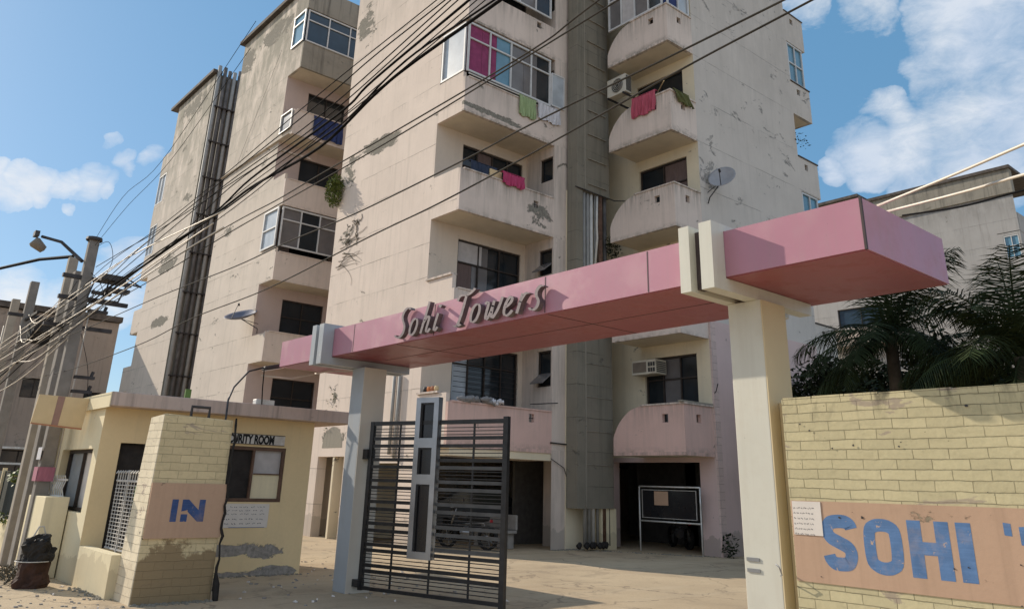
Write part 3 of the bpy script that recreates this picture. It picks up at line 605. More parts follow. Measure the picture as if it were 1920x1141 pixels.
# thin wires on the facade
MB().tube([(-16.47, 15.72, 2.33), (-16.44, 16.2, 2.1), (-16.45, 16.45, 1.6), (-16.43, 16.68, 1.2)], .012, 5).tube([(-16.47, 15.7, 2.75), (-16.45, 16.6, 2.72)], .02, 5).build('facade_wire', M['iron'], A)
# crumbled concrete edge at the tower corner
cr = MB(); random.seed(3)
for z in [x*.33+6.3 for x in range(16)]:
    if random.random() < .6: cr.box(XB-.05, XB+.03, 16.62, 16.74, z, z+.05+random.random()*.2)
for z in (6.55, 7.5, 9.7): cr.box(XB-.02, XB+.06, 16.64, 16.75, z, z+.18)
cr.build('crumbled_edge', M['grimy'], A)

# ================================================================== TOWER B
B = empty('apartment_building', (-32, 14, 0), 'second cream tower from the right, its glazed balconies partly hidden by the nearest tower', 'building')
BL, BC, BF, BX = -35.05, 12.05, -29.25, -28.05
w = MB(); wall(w, 'Y', BC, -1, BL, BF, 0, ROOF); w.build('cream_side_wall', M['cream_far'], B)
hol = [(13.1, 14.9, z0+.4, (SL[i+1] if i < 5 else 20.95)-.42) for i, z0 in enumerate(SL)]
w = MB(); wall(w, 'X', BF, 1, BC, 15.7, 0, ROOF, hol, .15); wall(w, 'Y', 15.7, -1, BF, BX, 0, ROOF); wall(w, 'X', BX, 1, 15.7, 30, 0, ROOF); wall(w, 'X', BL, -1, BC, 30, 0, ROOF); wall(w, 'Y', 30, 1, BL, BX, 0, ROOF); w.build('front_wall', M['pinkwall'], B)
for i, h in enumerate(hol): window(B, 'X', BF-.1, 1, h[0]+.003, h[1]-.003, h[2], h[3]-.003, cols=2, transom=.7 if i < 2 else None)
MB().box(BL, BF, BC, 30, ROOF-.02, ROOF+.02).box(BF, BX, 15.7, 30, ROOF-.02, ROOF+.02).build('roof', M['roof_edge'], B)
MB().box(BL-.25, BX+.1, BC-.2, BC+.3, ROOF+.025, ROOF+.2).build('roof_edge', M['roof_edge'], B)
for i, z in enumerate(SL):
    balcony_front(B, BC, BF, BX, 15.7, z, 1.1 if i != 5 else 1.22, [1.0, 1.05, 1.33, 1.35, 1.1, 1.25][i], pm='grimy' if i in (5,) else 'front', sidem='cream_far')
glazing(B, 'glazed_enclosure', 'X', BX-.07, 1, BC+.06, 15.2, 19.2, 20.75, 3, ['glass_blue'], label='blue tinted glazing under the roof')
glazing(B, 'glazed_enclosure', 'Y', BC-.01, -1, -29.22, -28.12, 19.2, 20.75, 1, ['glass_sky'])
MB().box(BF, BX+.02, BC-.02, 15.6, 20.78, ROOF-.03).build('upper_band', M['grimy'], B)
glazing(B, 'glazed_enclosure', 'X', BX-.07, 1, BC+.06, 15.4, 10.1, SL[3]-.05, 4, ['glass_grey', 'glass', 'glass_grey', 'glass'])
glazing(B, 'glazed_enclosure', 'Y', BC-.02, -1, -29.5, -28.2, 10.1, 11.7, 1, ['glass_pale'], transom=.5)
MB().box(-28.15, BX+.05, BC-.35, 13.0, SL[4]-.9, SL[4]-.85).build('ledge', M['parapet'], B)
window(B, 'Y', BC-.05, -1, -29.15, -28.1, 15.1, 15.95, cols=1, fm='frame_white', gm='glass_grey', name='balcony_railing', fw_=.04)
MB().box(-35.3, -28.2, BC-.1, BC+.0, SL[4]+.0, SL[4]+.02).build('ledge', M['cream_far'], B)

# ================================================================== TOWER C with the blackened pipes
Cb = empty('apartment_building', (-42, 14, 0), 'farthest cream tower on the left with blackened drain pipes down its shaded side', 'building')
CL, CF = -44.6, -39.0
w = MB(); wall(w, 'Y', 12.1, -1, CL, CF, 0, ROOF); w.build('cream_side_wall', M['cream_far'], Cb)
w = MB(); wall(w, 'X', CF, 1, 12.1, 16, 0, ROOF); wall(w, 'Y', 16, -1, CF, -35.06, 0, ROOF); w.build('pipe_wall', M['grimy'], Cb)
w = MB(); wall(w, 'X', CL, -1, 12.1, 26, 0, ROOF); wall(w, 'Y', 26, 1, CL, -35.06, 0, ROOF); wall(w, 'X', -35.06, 1, 16, 26, 0, ROOF); w.build('rear_wall', M['front'], Cb)
MB().box(CL, CF, 12.1, 26, ROOF-.02, ROOF+.02).box(CF, -35.1, 16, 26, ROOF-.02, ROOF+.02).build('roof', M['roof_edge'], Cb)
MB().box(CL-.9, CF+.1, 11.9, 12.4, ROOF+.025, ROOF+.2).build('roof_edge', M['roof_edge'], Cb)
for k, y in enumerate((12.22, 12.52, 12.78, 13.05, 13.32, 13.62, 13.9)):
    MB().tube([(CF+.14, y, 0), (CF+.14+random.random()*.05, y, 11), (CF+.14, y, ROOF+.15+random.random()*.4)], .1, 8).build('drain_pipe', M['pvc_dark' if k % 3 else 'pvc'], Cb, smooth=True)
for z in range(2, 22, 2): MB().box(CF, CF+.3, 12.2, 14.0, z, z+.06).build('pipe_bracket', M['iron'], Cb)
for i, z in enumerate(SL):
    b = MB().box(-45.95, CL, 12.12, 14.5, z, z+.13).build('side_balcony', M['soffit'], Cb)
    MB().box(-45.95, CL, 12.1, 12.2, z-.003, z+1.3).box(-45.95, -45.85, 12.2, 14.5, z-.003, z+1.3).build('parapet', M['cream_far'], b)
    if i in (3, 4): window(Cb, 'Y', 12.14, -1, -45.9, -44.65, z+1.31, SL[i+1]-.01 if i < 5 else 20, cols=2, fm='frame_white', gm='glass_pale', name='glazed_enclosure')

# ================================================================== grey building far left
G = empty('grey_building', (-50, 4, 0), 'low grey cement building behind the utility poles at the far left', 'building')
hol = [(10.9, 11.75, 5.2, 5.75), (7.9, 9.1, 5.2, 6.2), (3.5, 5.0, 5.2, 6.2), (7.6, 9.4, 1.0, 2.6)]
w = MB(); wall(w, 'X', -48, 1, -6, 12.0, 0, 9.6, hol, .25); w.build('wall', M['greybld'], G)
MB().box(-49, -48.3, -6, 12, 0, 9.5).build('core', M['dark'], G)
MB().box(-60, -49, -6, 12, 0, 9.5).build('rear_volume', M['greybld'], G)
MB().box(-60.3, -47.8, -6.2, 12.1, 9.65, 9.95).build('roof', M['roof_edge'], G)
for h in hol: window(G, 'X', -48.2, 1, h[0]+.01, h[1]-.01, h[2]+.01, h[3]-.01, cols=2)
MB().box(-47.98, -47.6, 7.4, 9.6, 2.65, 2.75).box(-47.95, -47.9, 7.5, 9.5, 1.9, 2.0).build('shutter_hood', M['white_metal'], G)

# ================================================================== building behind on the right
F = empty('apartment_building', (-22, 58, 0), 'grey plastered apartment building in the distance behind the palms on the right', 'building')
FY = 54.0
hol = [(-26.9, -23.6, 12.75, 14.1), (-15.6, -14.72, 15.7, 17.2)]
w = MB(); wall(w, 'Y', FY, -1, -34, -14.62, 0, 19.9, hol, .2); w.build('wall', M['farbld'], F)
MB().box(-24.2, -14.55, FY-.15, FY+.35, 19.9, 21.5).box(-34, -24.2, FY-.05, FY+.35, 19.9, 22.1).build('roof_band', M['grimy'], F)
MB().box(-24.3, -14.45, FY-.3, FY+6, 21.5, 21.7).box(-34.2, -24.3, FY-.3, FY+6, 22.1, 22.3).build('roof_edge', M['roof_edge'], F)
w = MB(); hl2 = [(FY+1.0, FY+2.4, 18.0-.2, 19.8)]
wall(w, 'X', -14.62, 1, FY, FY+2.2, 0, 17.4); wall(w, 'X', -15.9, 1, FY, FY+8, 17.4, 19.9, [(FY+.4, FY+1.7, 17.9, 19.4), (FY+3.2, FY+5.6, 17.9, 19.4)], .2); wall(w, 'X', -14.62, 1, FY+2.2, FY+8, 0, 19.9); w.build('wall', M['farbld'], F)
MB().box(-15.9, -14.6, FY, FY+8, 17.38, 17.42).build('balcony_floor', M['farbld'], F)
MB().box(-15.4, -14.62, FY-.01, FY+.12, 17.42, 18.62).box(-14.74, -14.6, FY+.13, FY+6, 17.42, 18.62).build('balcony_parapet', M['farbld'], F)
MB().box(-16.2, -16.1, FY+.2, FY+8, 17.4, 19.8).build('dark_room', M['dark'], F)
window(F, 'Y', FY+.12, -1, -26.88, -23.62, 12.77, 14.08, cols=2, gm='glass_blue')
window(F, 'Y', FY+.05, -1, -15.58, -14.74, 15.72, 17.18, cols=2, fm='frame_white', gm='glass_sky', name='white_window', transom=.55)
MB().box(-27.6, -22.4, FY-1.0, FY-.01, 11.3, 12.45).build('balcony', M['parapet'], F)
window(F, 'Y', FY-.02, -1, -15.0, -14.75, 14.6, 14.85, cols=1, name='vent')

# ================================================================== entrance gateway
gw = empty('entrance_gateway', (-7.9, 6.9, 0), 'pink clad entrance canopy on two tall pillars spanning the gateway', 'gateway')
Y0, Y1, Z0, Z1 = 6.2, 7.83, 3.5, 3.95
xs = [-13.62, -11.03, -6.62, -5.07, -4.33, -2.78]
can = MB().box(-13.62, -2.78, Y0, Y1, Z0+.004, Z1).build('canopy', M['acp'], gw)
for x in (-11.03, -8.85, -6.62, -5.07): MB().box(x-.006, x+.006, Y0-.003, Y0+.01, Z0+.01, Z1-.01).build('panel_seam', M['seam'], can)
MB().box(-2.795, -2.776, Y0-.005, Y0+.02, Z0, Z1+.01).build('corner_seam', M['seam'], can)
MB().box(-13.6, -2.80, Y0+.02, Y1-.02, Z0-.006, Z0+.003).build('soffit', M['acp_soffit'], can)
s2 = MB()
for x in (-9.8, -6.6): s2.box(x-.006, x+.006, Y0+.03, Y1-.03, Z0-.009, Z0-.005)
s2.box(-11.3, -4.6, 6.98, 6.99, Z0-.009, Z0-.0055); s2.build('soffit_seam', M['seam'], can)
for (xa, xb, mt, sides) in ((-11.85, -11.46, 'silver', 'tan_clad'), (-4.47, -4.09, 'ivory', 'yellow_clad')):
    pl = MB().box(xa, xb-.012, 6.7, 7.12, 0, 3.37).build('pillar', M[mt], gw, bevel=.006)
    MB().box(xb-.0115, xb, 6.702, 7.12, 0, 3.365).build('pillar_side', M[sides], pl)
    sj = MB().box(xa-.001, xb+.0015, 6.697, 6.71, .62, .63) if 0 else None
for grp, mt in (((-12.07, -11.93), 'silver'), ((-11.83, -11.68), 'silver'), ((-4.51, -4.39), 'ivory'), ((-4.27, -4.13), 'ivory')):
    xa, xb = grp
    b = MB(); b.box(xa, xb, 6.0, Y0-.004, 3.37, 4.02); b.box(xa, xb, Y0-.004, 7.72, 3.37, Z0-.01); b.box(xa, xb, Y0-.004, 7.9, Z1+.005, 4.02)
    b.build('bracket', M[mt], gw)
for x0_, x1_ in ((-4.39, -4.27), (-11.93, -11.83)): MB().box(x0_, x1_, 6.1, Y0-.002, 3.4, 3.97).build('bracket_gap_shade', M['seam'], gw)  # dark block fills each gap between plates, its shade put into the colour
# pillar fittings: clips and holes
h = MB()
for z in (.93, 1.02): h.box(-4.44, -4.31, 6.69, 6.697, z, z+.03)
h.build('pillar_clip', M['steel'], gw)
h = MB().tube([(-4.10, 6.66, 1.0), (-4.10, 6.62, 1.02), (-4.06, 6.6, 1.0), (-4.05, 6.62, .94), (-4.09, 6.66, .93)], .006, 6).build('hook', M['steel'], gw)

# --- raised lettering "Sohi Towers" (calligraphic pen strokes swept as solid ribbons)
def bez(p0, p1, p2, p3, n=9):
    return [tuple((1-t)**3*a+3*(1-t)**2*t*b+3*(1-t)*t*t*c+t**3*d for a, b, c, d in zip(p0, p1, p2, p3)) for t in [k/n for k in range(n+1)]]
def S(*pts, n=9):
    out = []
    for i in range(0, len(pts)-3, 3): out += bez(*pts[i:i+4], n=n)[(1 if i else 0):]
    return out
GLY = {
 'S': (.62, [S((.62, .98), (.60, 1.10), (.30, 1.10), (.24, .82), (.20, .60), (.50, .50), (.44, .24), (.38, -.02), (.06, -.06), (-.04, .12))]),
 'o': (.50, [S((.30, .58), (.12, .62), (.02, .36), (.04, .16), (.06, -.04), (.24, -.04), (.34, .12), (.46, .34), (.42, .58), (.28, .58))]),
 'h': (.54, [S((.30, 1.08), (.26, .8), (.12, .3), (.06, 0)), S((.11, .30), (.22, .5), (.40, .66), (.42, .5), (.42, .36), (.30, .10), (.36, .02), (.42, -.04), (.48, .04), (.54, .10))]),
 'i': (.28, [S((.20, .58), (.16, .4), (.06, .12), (.10, .02), (.14, -.04), (.20, .02), (.26, .10)), S((.23, .80), (.24, .82), (.26, .84), (.28, .86), n=3)]),
 'T': (.66, [S((.06, .86), (.10, 1.12), (.34, .96), (.50, .98), (.64, 1.0), (.74, 1.06), (.82, 1.14)), S((.46, .97), (.40, .70), (.34, .2), (.20, .02), (.16, -.04), (.10, -.02), (.04, .02)), S((.04, .0), (.14, -.02), (.26, -.02), (.36, .02), n=4)]),
 'w': (.74, [S((.04, .52), (.16, .64), (.20, .56), (.16, .36), (.10, .1), (.10, -.04), (.20, .02), (.30, .10), (.38, .34), (.42, .56)), S((.42, .56), (.36, .3), (.34, -.02), (.44, .02), (.56, .10), (.70, .36), (.76, .62))]),
 'e': (.44, [S((.04, .26), (.20, .28), (.38, .40), (.34, .52), (.30, .64), (.10, .54), (.06, .24), (.02, -.04), (.22, -.10), (.40, .12))]),
 'r': (.44, [S((.20, .58), (.16, .4), (.10, .15), (.06, 0)), S((.11, .26), (.20, .46), (.32, .66), (.44, .54), n=6)]),
 's': (.40, [S((.42, .66), (.38, .76), (.18, .64), (.20, .48), (.22, .34), (.36, .30), (.32, .14), (.28, -.04), (.06, -.04), (.0, .08))]),
}
def lettering(word, x, z, hh, y, parent, wx=1.16, gap=.06, sh=.16, nib=.068, caps=None):
    nv = Vector((nib*.98, -nib*.30))*hh*.7
    for ch in word:
        if ch == ' ': x += .42*hh; continue
        wd, strokes = GLY[ch]; mb = MB()
        for st_i, st in enumerate(strokes):
            pts = [Vector((x+(a*wx+sh*b)*hh, z+b*hh)) for a, b in st]
            if len(pts) < 5: nvv = nv*1.2
            else: nvv = nv
            for i in range(len(pts)-1):
                a, b = pts[i], pts[i+1]; e = .0002*((i+st_i*3) % 5)
                d = (b-a)
                if d.length < 1e-5: continue
                d = d.normalized()*.004
                n_ = nvv; pr = Vector((-d.y, d.x)).normalized()*.007
                if abs(pr.dot(n_.normalized())) < 1e9:
                    off = n_ + (pr if pr.dot(n_) > 0 else -pr)
                q = [a-off-d, b-off+d, b+off+d, a+off-d]
                yf = y-.10-e
                mb.hexa([(q_.x, yf, q_.y) for q_ in q], [(q_.x, y-.028, q_.y) for q_ in q])
        mb.build('letter', M['letter'], parent)
        x += (wd*wx+gap)*hh
    return x
sg = can
lettering('Sohi', -9.66, 3.545, .385, Y0, sg, gap=.14)
lettering('Towers', -8.28, 3.545, .385, Y0, sg, gap=.13)

# ================================================================== gate leaf
hx, hy = -11.35, 6.86; gdir = Vector((2.55, .71, 0)).normalized(); gn = Vector((gdir.y, -gdir.x, 0)); GL = 2.65
gt = empty('gate_leaf', (hx, hy, 0), 'black steel gate leaf of horizontal bars with a tall silver panel frame, standing ajar', 'gate')
def G3(u, z, d=0): return Vector((hx, hy, z)) + gdir*u + gn*d
def gbar(mb, u0, u1, z0, z1, d0, d1): return mb.hexa([G3(u0, z0, d0), G3(u1, z0, d0), G3(u1, z0, d1), G3(u0, z0, d1)], [G3(u0, z1, d0), G3(u1, z1, d0), G3(u1, z1, d1), G3(u0, z1, d1)])
fr = MB(); gbar(fr, 0, .07, .06, 2.5, -.03, .03); gbar(fr, GL-.08, GL, .05, 2.53, -.035, .035); gbar(fr, .07, GL-.08, 2.44, 2.5, -.025, .025); gbar(fr, .07, GL-.08, .07, .12, -.025, .025)
fr.build('frame', M['gate'], gt)
zs = [2.44, 2.24, 2.13, 1.925, 1.82, 1.62, 1.515, 1.31, 1.205, 1.0, .90, .70, .62, .41, .33, .12]
for k, z in enumerate(zs[1:-1]):
    gbar(MB(), .07, .93, z-.024, z+.024, -.018, .018).build('flat_bar', M['gate'], gt)
    gbar(MB(), 1.42 if z > .56 else .93, GL-.08, z-.024, z+.024, -.018, .018).build('flat_bar', M['gate_grey'] if 3 <= k <= 10 else M['gate'], gt)
ro = MB()
for z1, z0 in zip(zs[0::2], zs[1::2]):
    n = 4
    for j in range(1, n): 
        z = z0+(z1-z0)*j/n; gbar(ro, .07, .93, z-.006, z+.006, -.006, .006); gbar(ro, 1.42 if z > .56 else .93, GL-.08, z-.006, z+.006, -.006, .006)
ro.build('thin_rods', M['gate'], gt)
vr = MB()
for u in (.6, 2.03): gbar(vr, u-.014, u+.014, .12, 2.44, -.024, -.006)
gbar(vr, 1.31, 1.335, .12, .56, -.024, -.006)
vr.build('upright', M['gate'], gt)
cpn = MB(); u0, u1, z0, z1 = .96, 1.4, .56, 2.84
bounds = [(z0, .66), (1.58, 1.72), (2.10, 2.24), (2.76, z1)]
for a, b in bounds: gbar(cpn, u0, u1, a, b, -.03, .07)
gbar(cpn, u0, u0+.09, z0, z1, -.029, .069); gbar(cpn, u1-.09, u1, z0, z1, -.029, .069)
pf = cpn.build('panel_frame', M['steel'], gt)
for a, b in ((.66, 1.58), (1.72, 2.10), (2.24, 2.76)): gbar(MB(), u0+.09, u1-.09, a, b, .0, .02).build('panel_insert', M['panel_black'], pf)
fbx = MB()
for a, b in ((.66, 1.58), (1.72, 2.10), (2.24, 2.76)):
    gbar(fbx, u0+.091, u0+.115, a, b, .021, .045); gbar(fbx, u1-.115, u1-.091, a, b, .021, .045); gbar(fbx, u0+.116, u1-.116, b-.022, b-.001, .021, .045)
fbx.build('insert_bead', M['gate'], pf)
hg = MB().box(-11.46, -11.33, 6.8, 6.95, 1.93, 2.08).box(-11.46, -11.3, 6.8, 6.92, .1, .2); hg.build('hinge', M['gate'], gt)

# ================================================================== yellow brick wall with SOHI
yw = empty('boundary_wall', (-1, 7.05, 0), 'yellow painted brick boundary wall with a peach band lettered SOHI, right of the pillar', 'wall')
MB().box(-3.965, 5.5, 6.70, 7.0, 0, 2.405).build('wall', M['ybrick'], yw)
MB().box(-3.955, 5.5, 6.692, 6.6985, .905, 1.545).build('peach_band', M['peach'], yw)
cp = MB(); x = -3.96; random.seed(5)
while x < 3: 
    L = .27+random.random()*.03; cp.box(x+.004, x+L, 6.698, 6.99, 2.407, 2.412+random.random()*.012); x += L+.006
cp.build('coping_brick', M['ybrick'], yw)
yb = 6.691
def block(name, poly, x0, z0, w_, h_, parent, mat='blue_paint', ax='Y', pos=yb, th=.003, holes=None):
    mb = MB()
    if not isinstance(poly[0][0], (tuple, list)): poly = [poly]
    for k, pl in enumerate(poly):
        if ax == 'Y': mb.prism([(a*w_, b*h_) for a, b in pl], (x0, pos-.0003*k, z0), (1, 0, 0), (0, 0, 1), (0, th, 0))
        else: mb.prism([(a*w_, b*h_) for a, b in pl], (pos+.0003*k, x0, z0), (0, 1, 0), (0, 0, 1), (-th, 0, 0))
    return mb.build(name, M[mat], parent)
def outline(center, hw, closed=False):
    """offset a polyline into quads, mitred"""
    n = len(center); L = []; Rr = []
    for i in range(n):
        a = Vector(center[i-1 if (i > 0 or closed) else 0]); b = Vector(center[i]); c = Vector(center[(i+1) % n if (i < n-1 or closed) else n-1])
        d1 = (b-a).normalized() if (b-a).length > 1e-6 else (c-b).normalized(); d2 = (c-b).normalized() if (c-b).length > 1e-6 else d1
        t = (d1+d2).normalized(); nn = Vector((-t.y, t.x)); k = 1/max(.5, nn.dot(Vector((-d1.y, d1.x))))
        L.append(b+nn*hw*k); Rr.append(b-nn*hw*k)
    return [[tuple(L[i]), tuple(L[(i+1) % n]), tuple(Rr[(i+1) % n]), tuple(Rr[i])] for i in range(n if closed else n-1)]
def ribbon(name, quads, x0, z0, parent, mat='blue_paint', ax='Y', pos=yb, th=.003):
    mb = MB()
    for q in quads:
        if ax == 'Y': mb.quad(*[(x0+a, pos, z0+b) for a, b in q])
        else: mb.quad(*[(pos, x0+a, z0+b) for a, b in q])
    return mb.build(name, M[mat], parent)
hw = .056; zb_ = .986
sc = [(.335, .345), (.31, .40), (.18, .41), (.075, .385), (.06, .30), (.10, .245), (.27, .205), (.31, .15), (.30, .075), (.20, .045), (.09, .05), (.05, .11)]
# SOHI, painted a couple of mm proud of the band
def smooth(P_, n=5, closed=False):
    Q = [Vector(p) for p in P_]; out = []; k = len(Q)
    g_ = (lambda i_: Q[i_ % k]) if closed else (lambda i_: Q[max(0, min(k-1, i_))])
    for i_ in range(k if closed else k-1):
        a, b_, c, d = g_(i_-1), g_(i_), g_(i_+1), g_(i_+2)
        for q in range(n):
            t = q/n; out.append(tuple(.5*((2*b_)+(c-a)*t+(2*a-5*b_+4*c-d)*t*t+(3*b_-a-3*c+d)*t**3)))
    return out if closed else out+[tuple(Q[-1])]
hw = .052
sc = [(.262, .325), (.252, .352), (.215, .375), (.15, .378), (.085, .365), (.054, .325), (.054, .285), (.085, .245), (.15, .215), (.215, .185), (.242, .15), (.242, .105), (.215, .06), (.15, .05), (.095, .055), (.062, .085), (.052, .115)]
ribbon('letter', outline(smooth(sc), hw), -3.69, 1.015, yw)
oc = [(.052, .12), (.052, .31), (.09, .36), (.155, .372), (.22, .36), (.258, .31), (.258, .12), (.22, .068), (.155, .052), (.09, .068)]
ribbon('letter', outline(smooth(oc, 4, True), .047, True), -3.33, 1.01, yw)
ribbon('letter', [[(0, 0), (.105, 0), (.105, .41), (0, .41)], [(.205, 0), (.31, 0), (.31, .41), (.205, .41)], [(.105, .165), (.205, .165), (.205, .258), (.105, .258)]], -2.97, 1.02, yw)
ribbon('letter', [[(0, 0), (.108, 0), (.108, .41), (0, .41)]], -2.61, 1.02, yw)
ribbon('letter_fragment', [[(0, .34), (.05, .335), (.05, .42), (0, .425)]], -2.28, 1.02, yw)
ribbon('letter', [[(.10, .28), (.125, .28), (.23, .28), (.33, .28), (.33, .42), (.10, .40)], [(.125, 0), (.23, 0), (.23, .28), (.125, .28)]], -2.28, 1.02, yw)
ribbon('letter', outline(smooth(oc, 4, True), .047, True), -1.90, 1.01, yw)
pp = MB().box(-3.94, -3.675, 6.6865, 6.6905, 1.27, 1.54).build('pasted_notice', M['paper'], yw)
def scribble(parent, ax, pos, a0, a1, z0, z1, rows, seed=1, mat='ink', out=-1):
    random.seed(seed); mb = MB(); hh = (z1-z0)/rows
    for r_ in range(rows):
        a = a0; z = z1-hh*(r_+.7)
        while a < a1-.01:
            L = random.uniform(.008, .03)*(a1-a0)/.25
            n = random.randint(2, 3)
            for k in range(n):
                q0 = a+L*k/n; q1 = a+L*(k+.6)/n; dz = random.uniform(-.2, .25)*hh; t = hh*.10
                P = [(q0, z), (q1, z+dz), (q1, z+dz+t), (q0, z+t+hh*.15)]
                mb.quad(*[((pos, p[0], p[1]) if ax == 'X' else (p[0], pos, p[1])) for p in P])
            a += L*1.5
    return mb.build('writing', M[mat], parent)
scribble(pp, 'Y', 6.6855, -3.93, -3.74, 1.26, 1.51, 6, 2)
# paint chips, stains on the wall
ch = MB(); random.seed(9)
for k in range(26):
    x = random.uniform(-3.9, -1.0); z = random.choice([random.uniform(.9, 1.5), random.uniform(1.6, 2.35)]); r_ = random.uniform(.004, .014)
    ch.prism([(r_*math.cos(a)*random.uniform(.6, 1.3), r_*math.sin(a)*random.uniform(.5, 1)) for a in [k2*1.05 for k2 in range(6)]], (x, 6.6878, z), (1, 0, 0), (0, 0, 1), (0, .001, 0))
ch.build('paint_chips', M['iron'], yw)
# conduit behind pillar
MB().box(-4.085, -3.97, 6.86, 7.0, 0, 2.40).build('wall_pier', M['yellow_clad'], yw)

# ================================================================== IN pier
ip = empty('gate_pier', (-11.9, 4.2, 0), 'yellow brick pier with a peach band painted IN', 'wall')
def pier_quad(z): return (3.72+.02*(2.4-z)*.3, 4.74, -11.9-0, -11.75)
MB().hexa([(-12.5, 3.715, -.02), (-11.73, 3.70, -.02), (-11.73, 4.76, -.02), (-12.5, 4.76, -.02)], [(-12.25, 3.745, 2.385), (-11.76, 3.76, 2.42), (-11.76, 4.75, 2.39), (-12.25, 4.75, 2.38)]).build('shaft', M['inbrick'], ip, bevel=.012)
MB().hexa([(-12.5, 3.70, 0), (-11.735, 3.69, 0), (-11.735, 3.708, 0), (-12.5, 3.712, 0)], [(-12.25, 3.73, 2.38), (-11.765, 3.75, 2.41), (-11.765, 3.759, 2.41), (-12.25, 3.742, 2.38)]).build('street_face', M['inbrick_side'], ip)
MB().box(-11.75, -11.708, 3.73, 4.765, .80, 1.505).build('peach_band', M['peach'], ip)
pn = -11.706
ribbon('letter', [[(0, 0), (.085, 0), (.085, .285), (0, .285)]], 4.03, 1.01, ip, 'navy_paint', 'X', pn)
ribbon('letter', [[(0, .13), (.085, .15), (.085, .285), (0, .285)], [(.085, .285), (.085, .13), (.235, 0), (.235, .15)], [(.235, 0), (.32, 0), (.32, .285), (.235, .285)]], 4.17, 1.01, ip, 'navy_paint', 'X', pn)
ribbon('letter_fragment', [[(0, 0), (.09, 0), (.09, .095), (0, .095)]], 4.17, 1.01, ip, 'navy_paint', 'X', pn)
ct = MB(); random.seed(4); pts = [(-11.70+random.uniform(-.005, .02), 4.775+random.uniform(-.02, .02), 2.42-k*.1) for k in range(24)]
ct.tube(pts, [.012+.012*random.random() for _ in pts], 7); ct.tube([(-11.69, 4.77, .35), (-11.68, 4.79, .2), (-11.66, 4.8, 0)], [.02, .05, .04], 7)
tag(ct.build('tarred_cable', M['tar']), 'lumpy black tarred cable running down the right edge of the IN pier', 'cable')
ub = MB().tube([(-12.0, 4.2, 2.36), (-12.0, 4.2, 2.56), (-12.0, 4.46, 2.56), (-12.0, 4.46, 2.38)], .025, 6)
tag(ub.build('iron_bracket', M['iron']), 'black inverted U shaped iron bracket on top of the IN pier', 'bracket')

# ================================================================== security room
gr = empty('guard_room', (-15.2, 5.4, 0), 'small yellow security room with a flat stained concrete roof', 'building')
GX = -14.2
hw_ = [(5.60, 6.80, 1.2, 2.13), (3.92, 4.6, .5, 2.08)]
w = MB(); wall(w, 'X', GX, 1, 3.6, 7.32, 0, 2.62, hw_, .14); wall(w, 'Y', 7.32, 1, -17.6, GX, 0, 2.62); w.build('wall', M['guard'], gr)
w = MB(); wall(w, 'Y', 3.6, -1, -17.6, GX, 0, 2.62, [(-16.5, -14.5, 1.0, 1.98)], .16); wall(w, 'X', -17.6, -1, 3.6, 7.32, 0, 2.62); w.build('street_wall', M['guard_left'], gr)
MB().box(-18.0, -13.82, 3.55, 7.95, 2.62, 2.84).build('roof', M['guard_roof'], gr, bevel=.012)
MB().box(-17.9, -13.815, 3.535, 3.549, 2.6, 2.83).build('roof_street_face', M['guard_left'], gr)
wdw = window(gr, 'X', GX-.06, 1, 5.605, 6.795, 1.205, 2.125, cols=2, fm='frame_brown', gm=['dark', 'curtain_w'], fw_=.055)
MB().box(GX-.055, GX-.045, 6.2, 6.78, 1.22, 1.66).build('inner_board', M['guard_left'], wdw)
MB().box(GX-.04, GX-.02, 6.24, 6.76, 1.66, 1.68).build('latch_bar', M['frame_brown'], wdw)
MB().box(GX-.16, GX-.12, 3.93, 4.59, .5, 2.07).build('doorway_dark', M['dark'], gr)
wl = window(gr, 'Y', 3.76, -1, -16.48, -14.52, 1.01, 1.975, cols=2, fm='frame_dark', gm=['glass_pale', 'paper'])
sgn = MB().box(GX+.003, GX+.025, 5.5, 6.74, 2.165, 2.345).build('sign_board', M['white_paint'], gr)
MB().box(GX+.0255, GX+.03, 5.5, 6.74, 2.165, 2.175).box(GX+.0255, GX+.03, 5.5, 6.74, 2.335, 2.345).build('sign_edge', M['frame_dark'], sgn)
def font_text(s, size, mat, parent, mw, name='lettering', ext=.002, sx_=1.0, off=.0):
    cu = bpy.data.curves.new(name, 'FONT'); cu.body = s; cu.size = size; cu.extrude = ext; cu.offset = off
    ob = bpy.data.objects.new('t', cu); COL.objects.link(ob); bpy.context.view_layer.update()
    me = bpy.data.meshes.new_from_object(ob.evaluated_get(bpy.context.evaluated_depsgraph_get())); bpy.data.objects.remove(ob)
    me.transform(Matrix.Diagonal((sx_, 1, 1, 1))); me.transform(mw); me.materials.clear(); me.materials.append(M[mat])
    o = bpy.data.objects.new(name, me); COL.objects.link(o)
    if parent:
        o.parent = parent; wv = Vector((0, 0, 0)); q = parent
        while q: wv += q.location; q = q.parent
        o.location = -wv
    return o
mw = Matrix(((0, 0, 1, GX+.029), (1, 0, 0, 5.55), (0, 1, 0, 2.187), (0, 0, 0, 1)))
font_text('SECURITY ROOM', .20, 'black_paint', sgn, mw, sx_=.635, off=.009)
np_ = MB().box(GX+.003, GX+.008, 5.5, 6.6, .78, 1.17).build('pasted_notice', M['paper'], gr)
scribble(np_, 'X', GX+.009, 5.62, 6.5, .98, 1.15, 3, 5); scribble(np_, 'X', GX+.009, 5.62, 6.5, .82, .96, 2, 6)
MB().box(GX+.0085, GX+.0095, 5.9, 6.55, .782, .79).build('blue_rule', M['blue_paint'], np_)
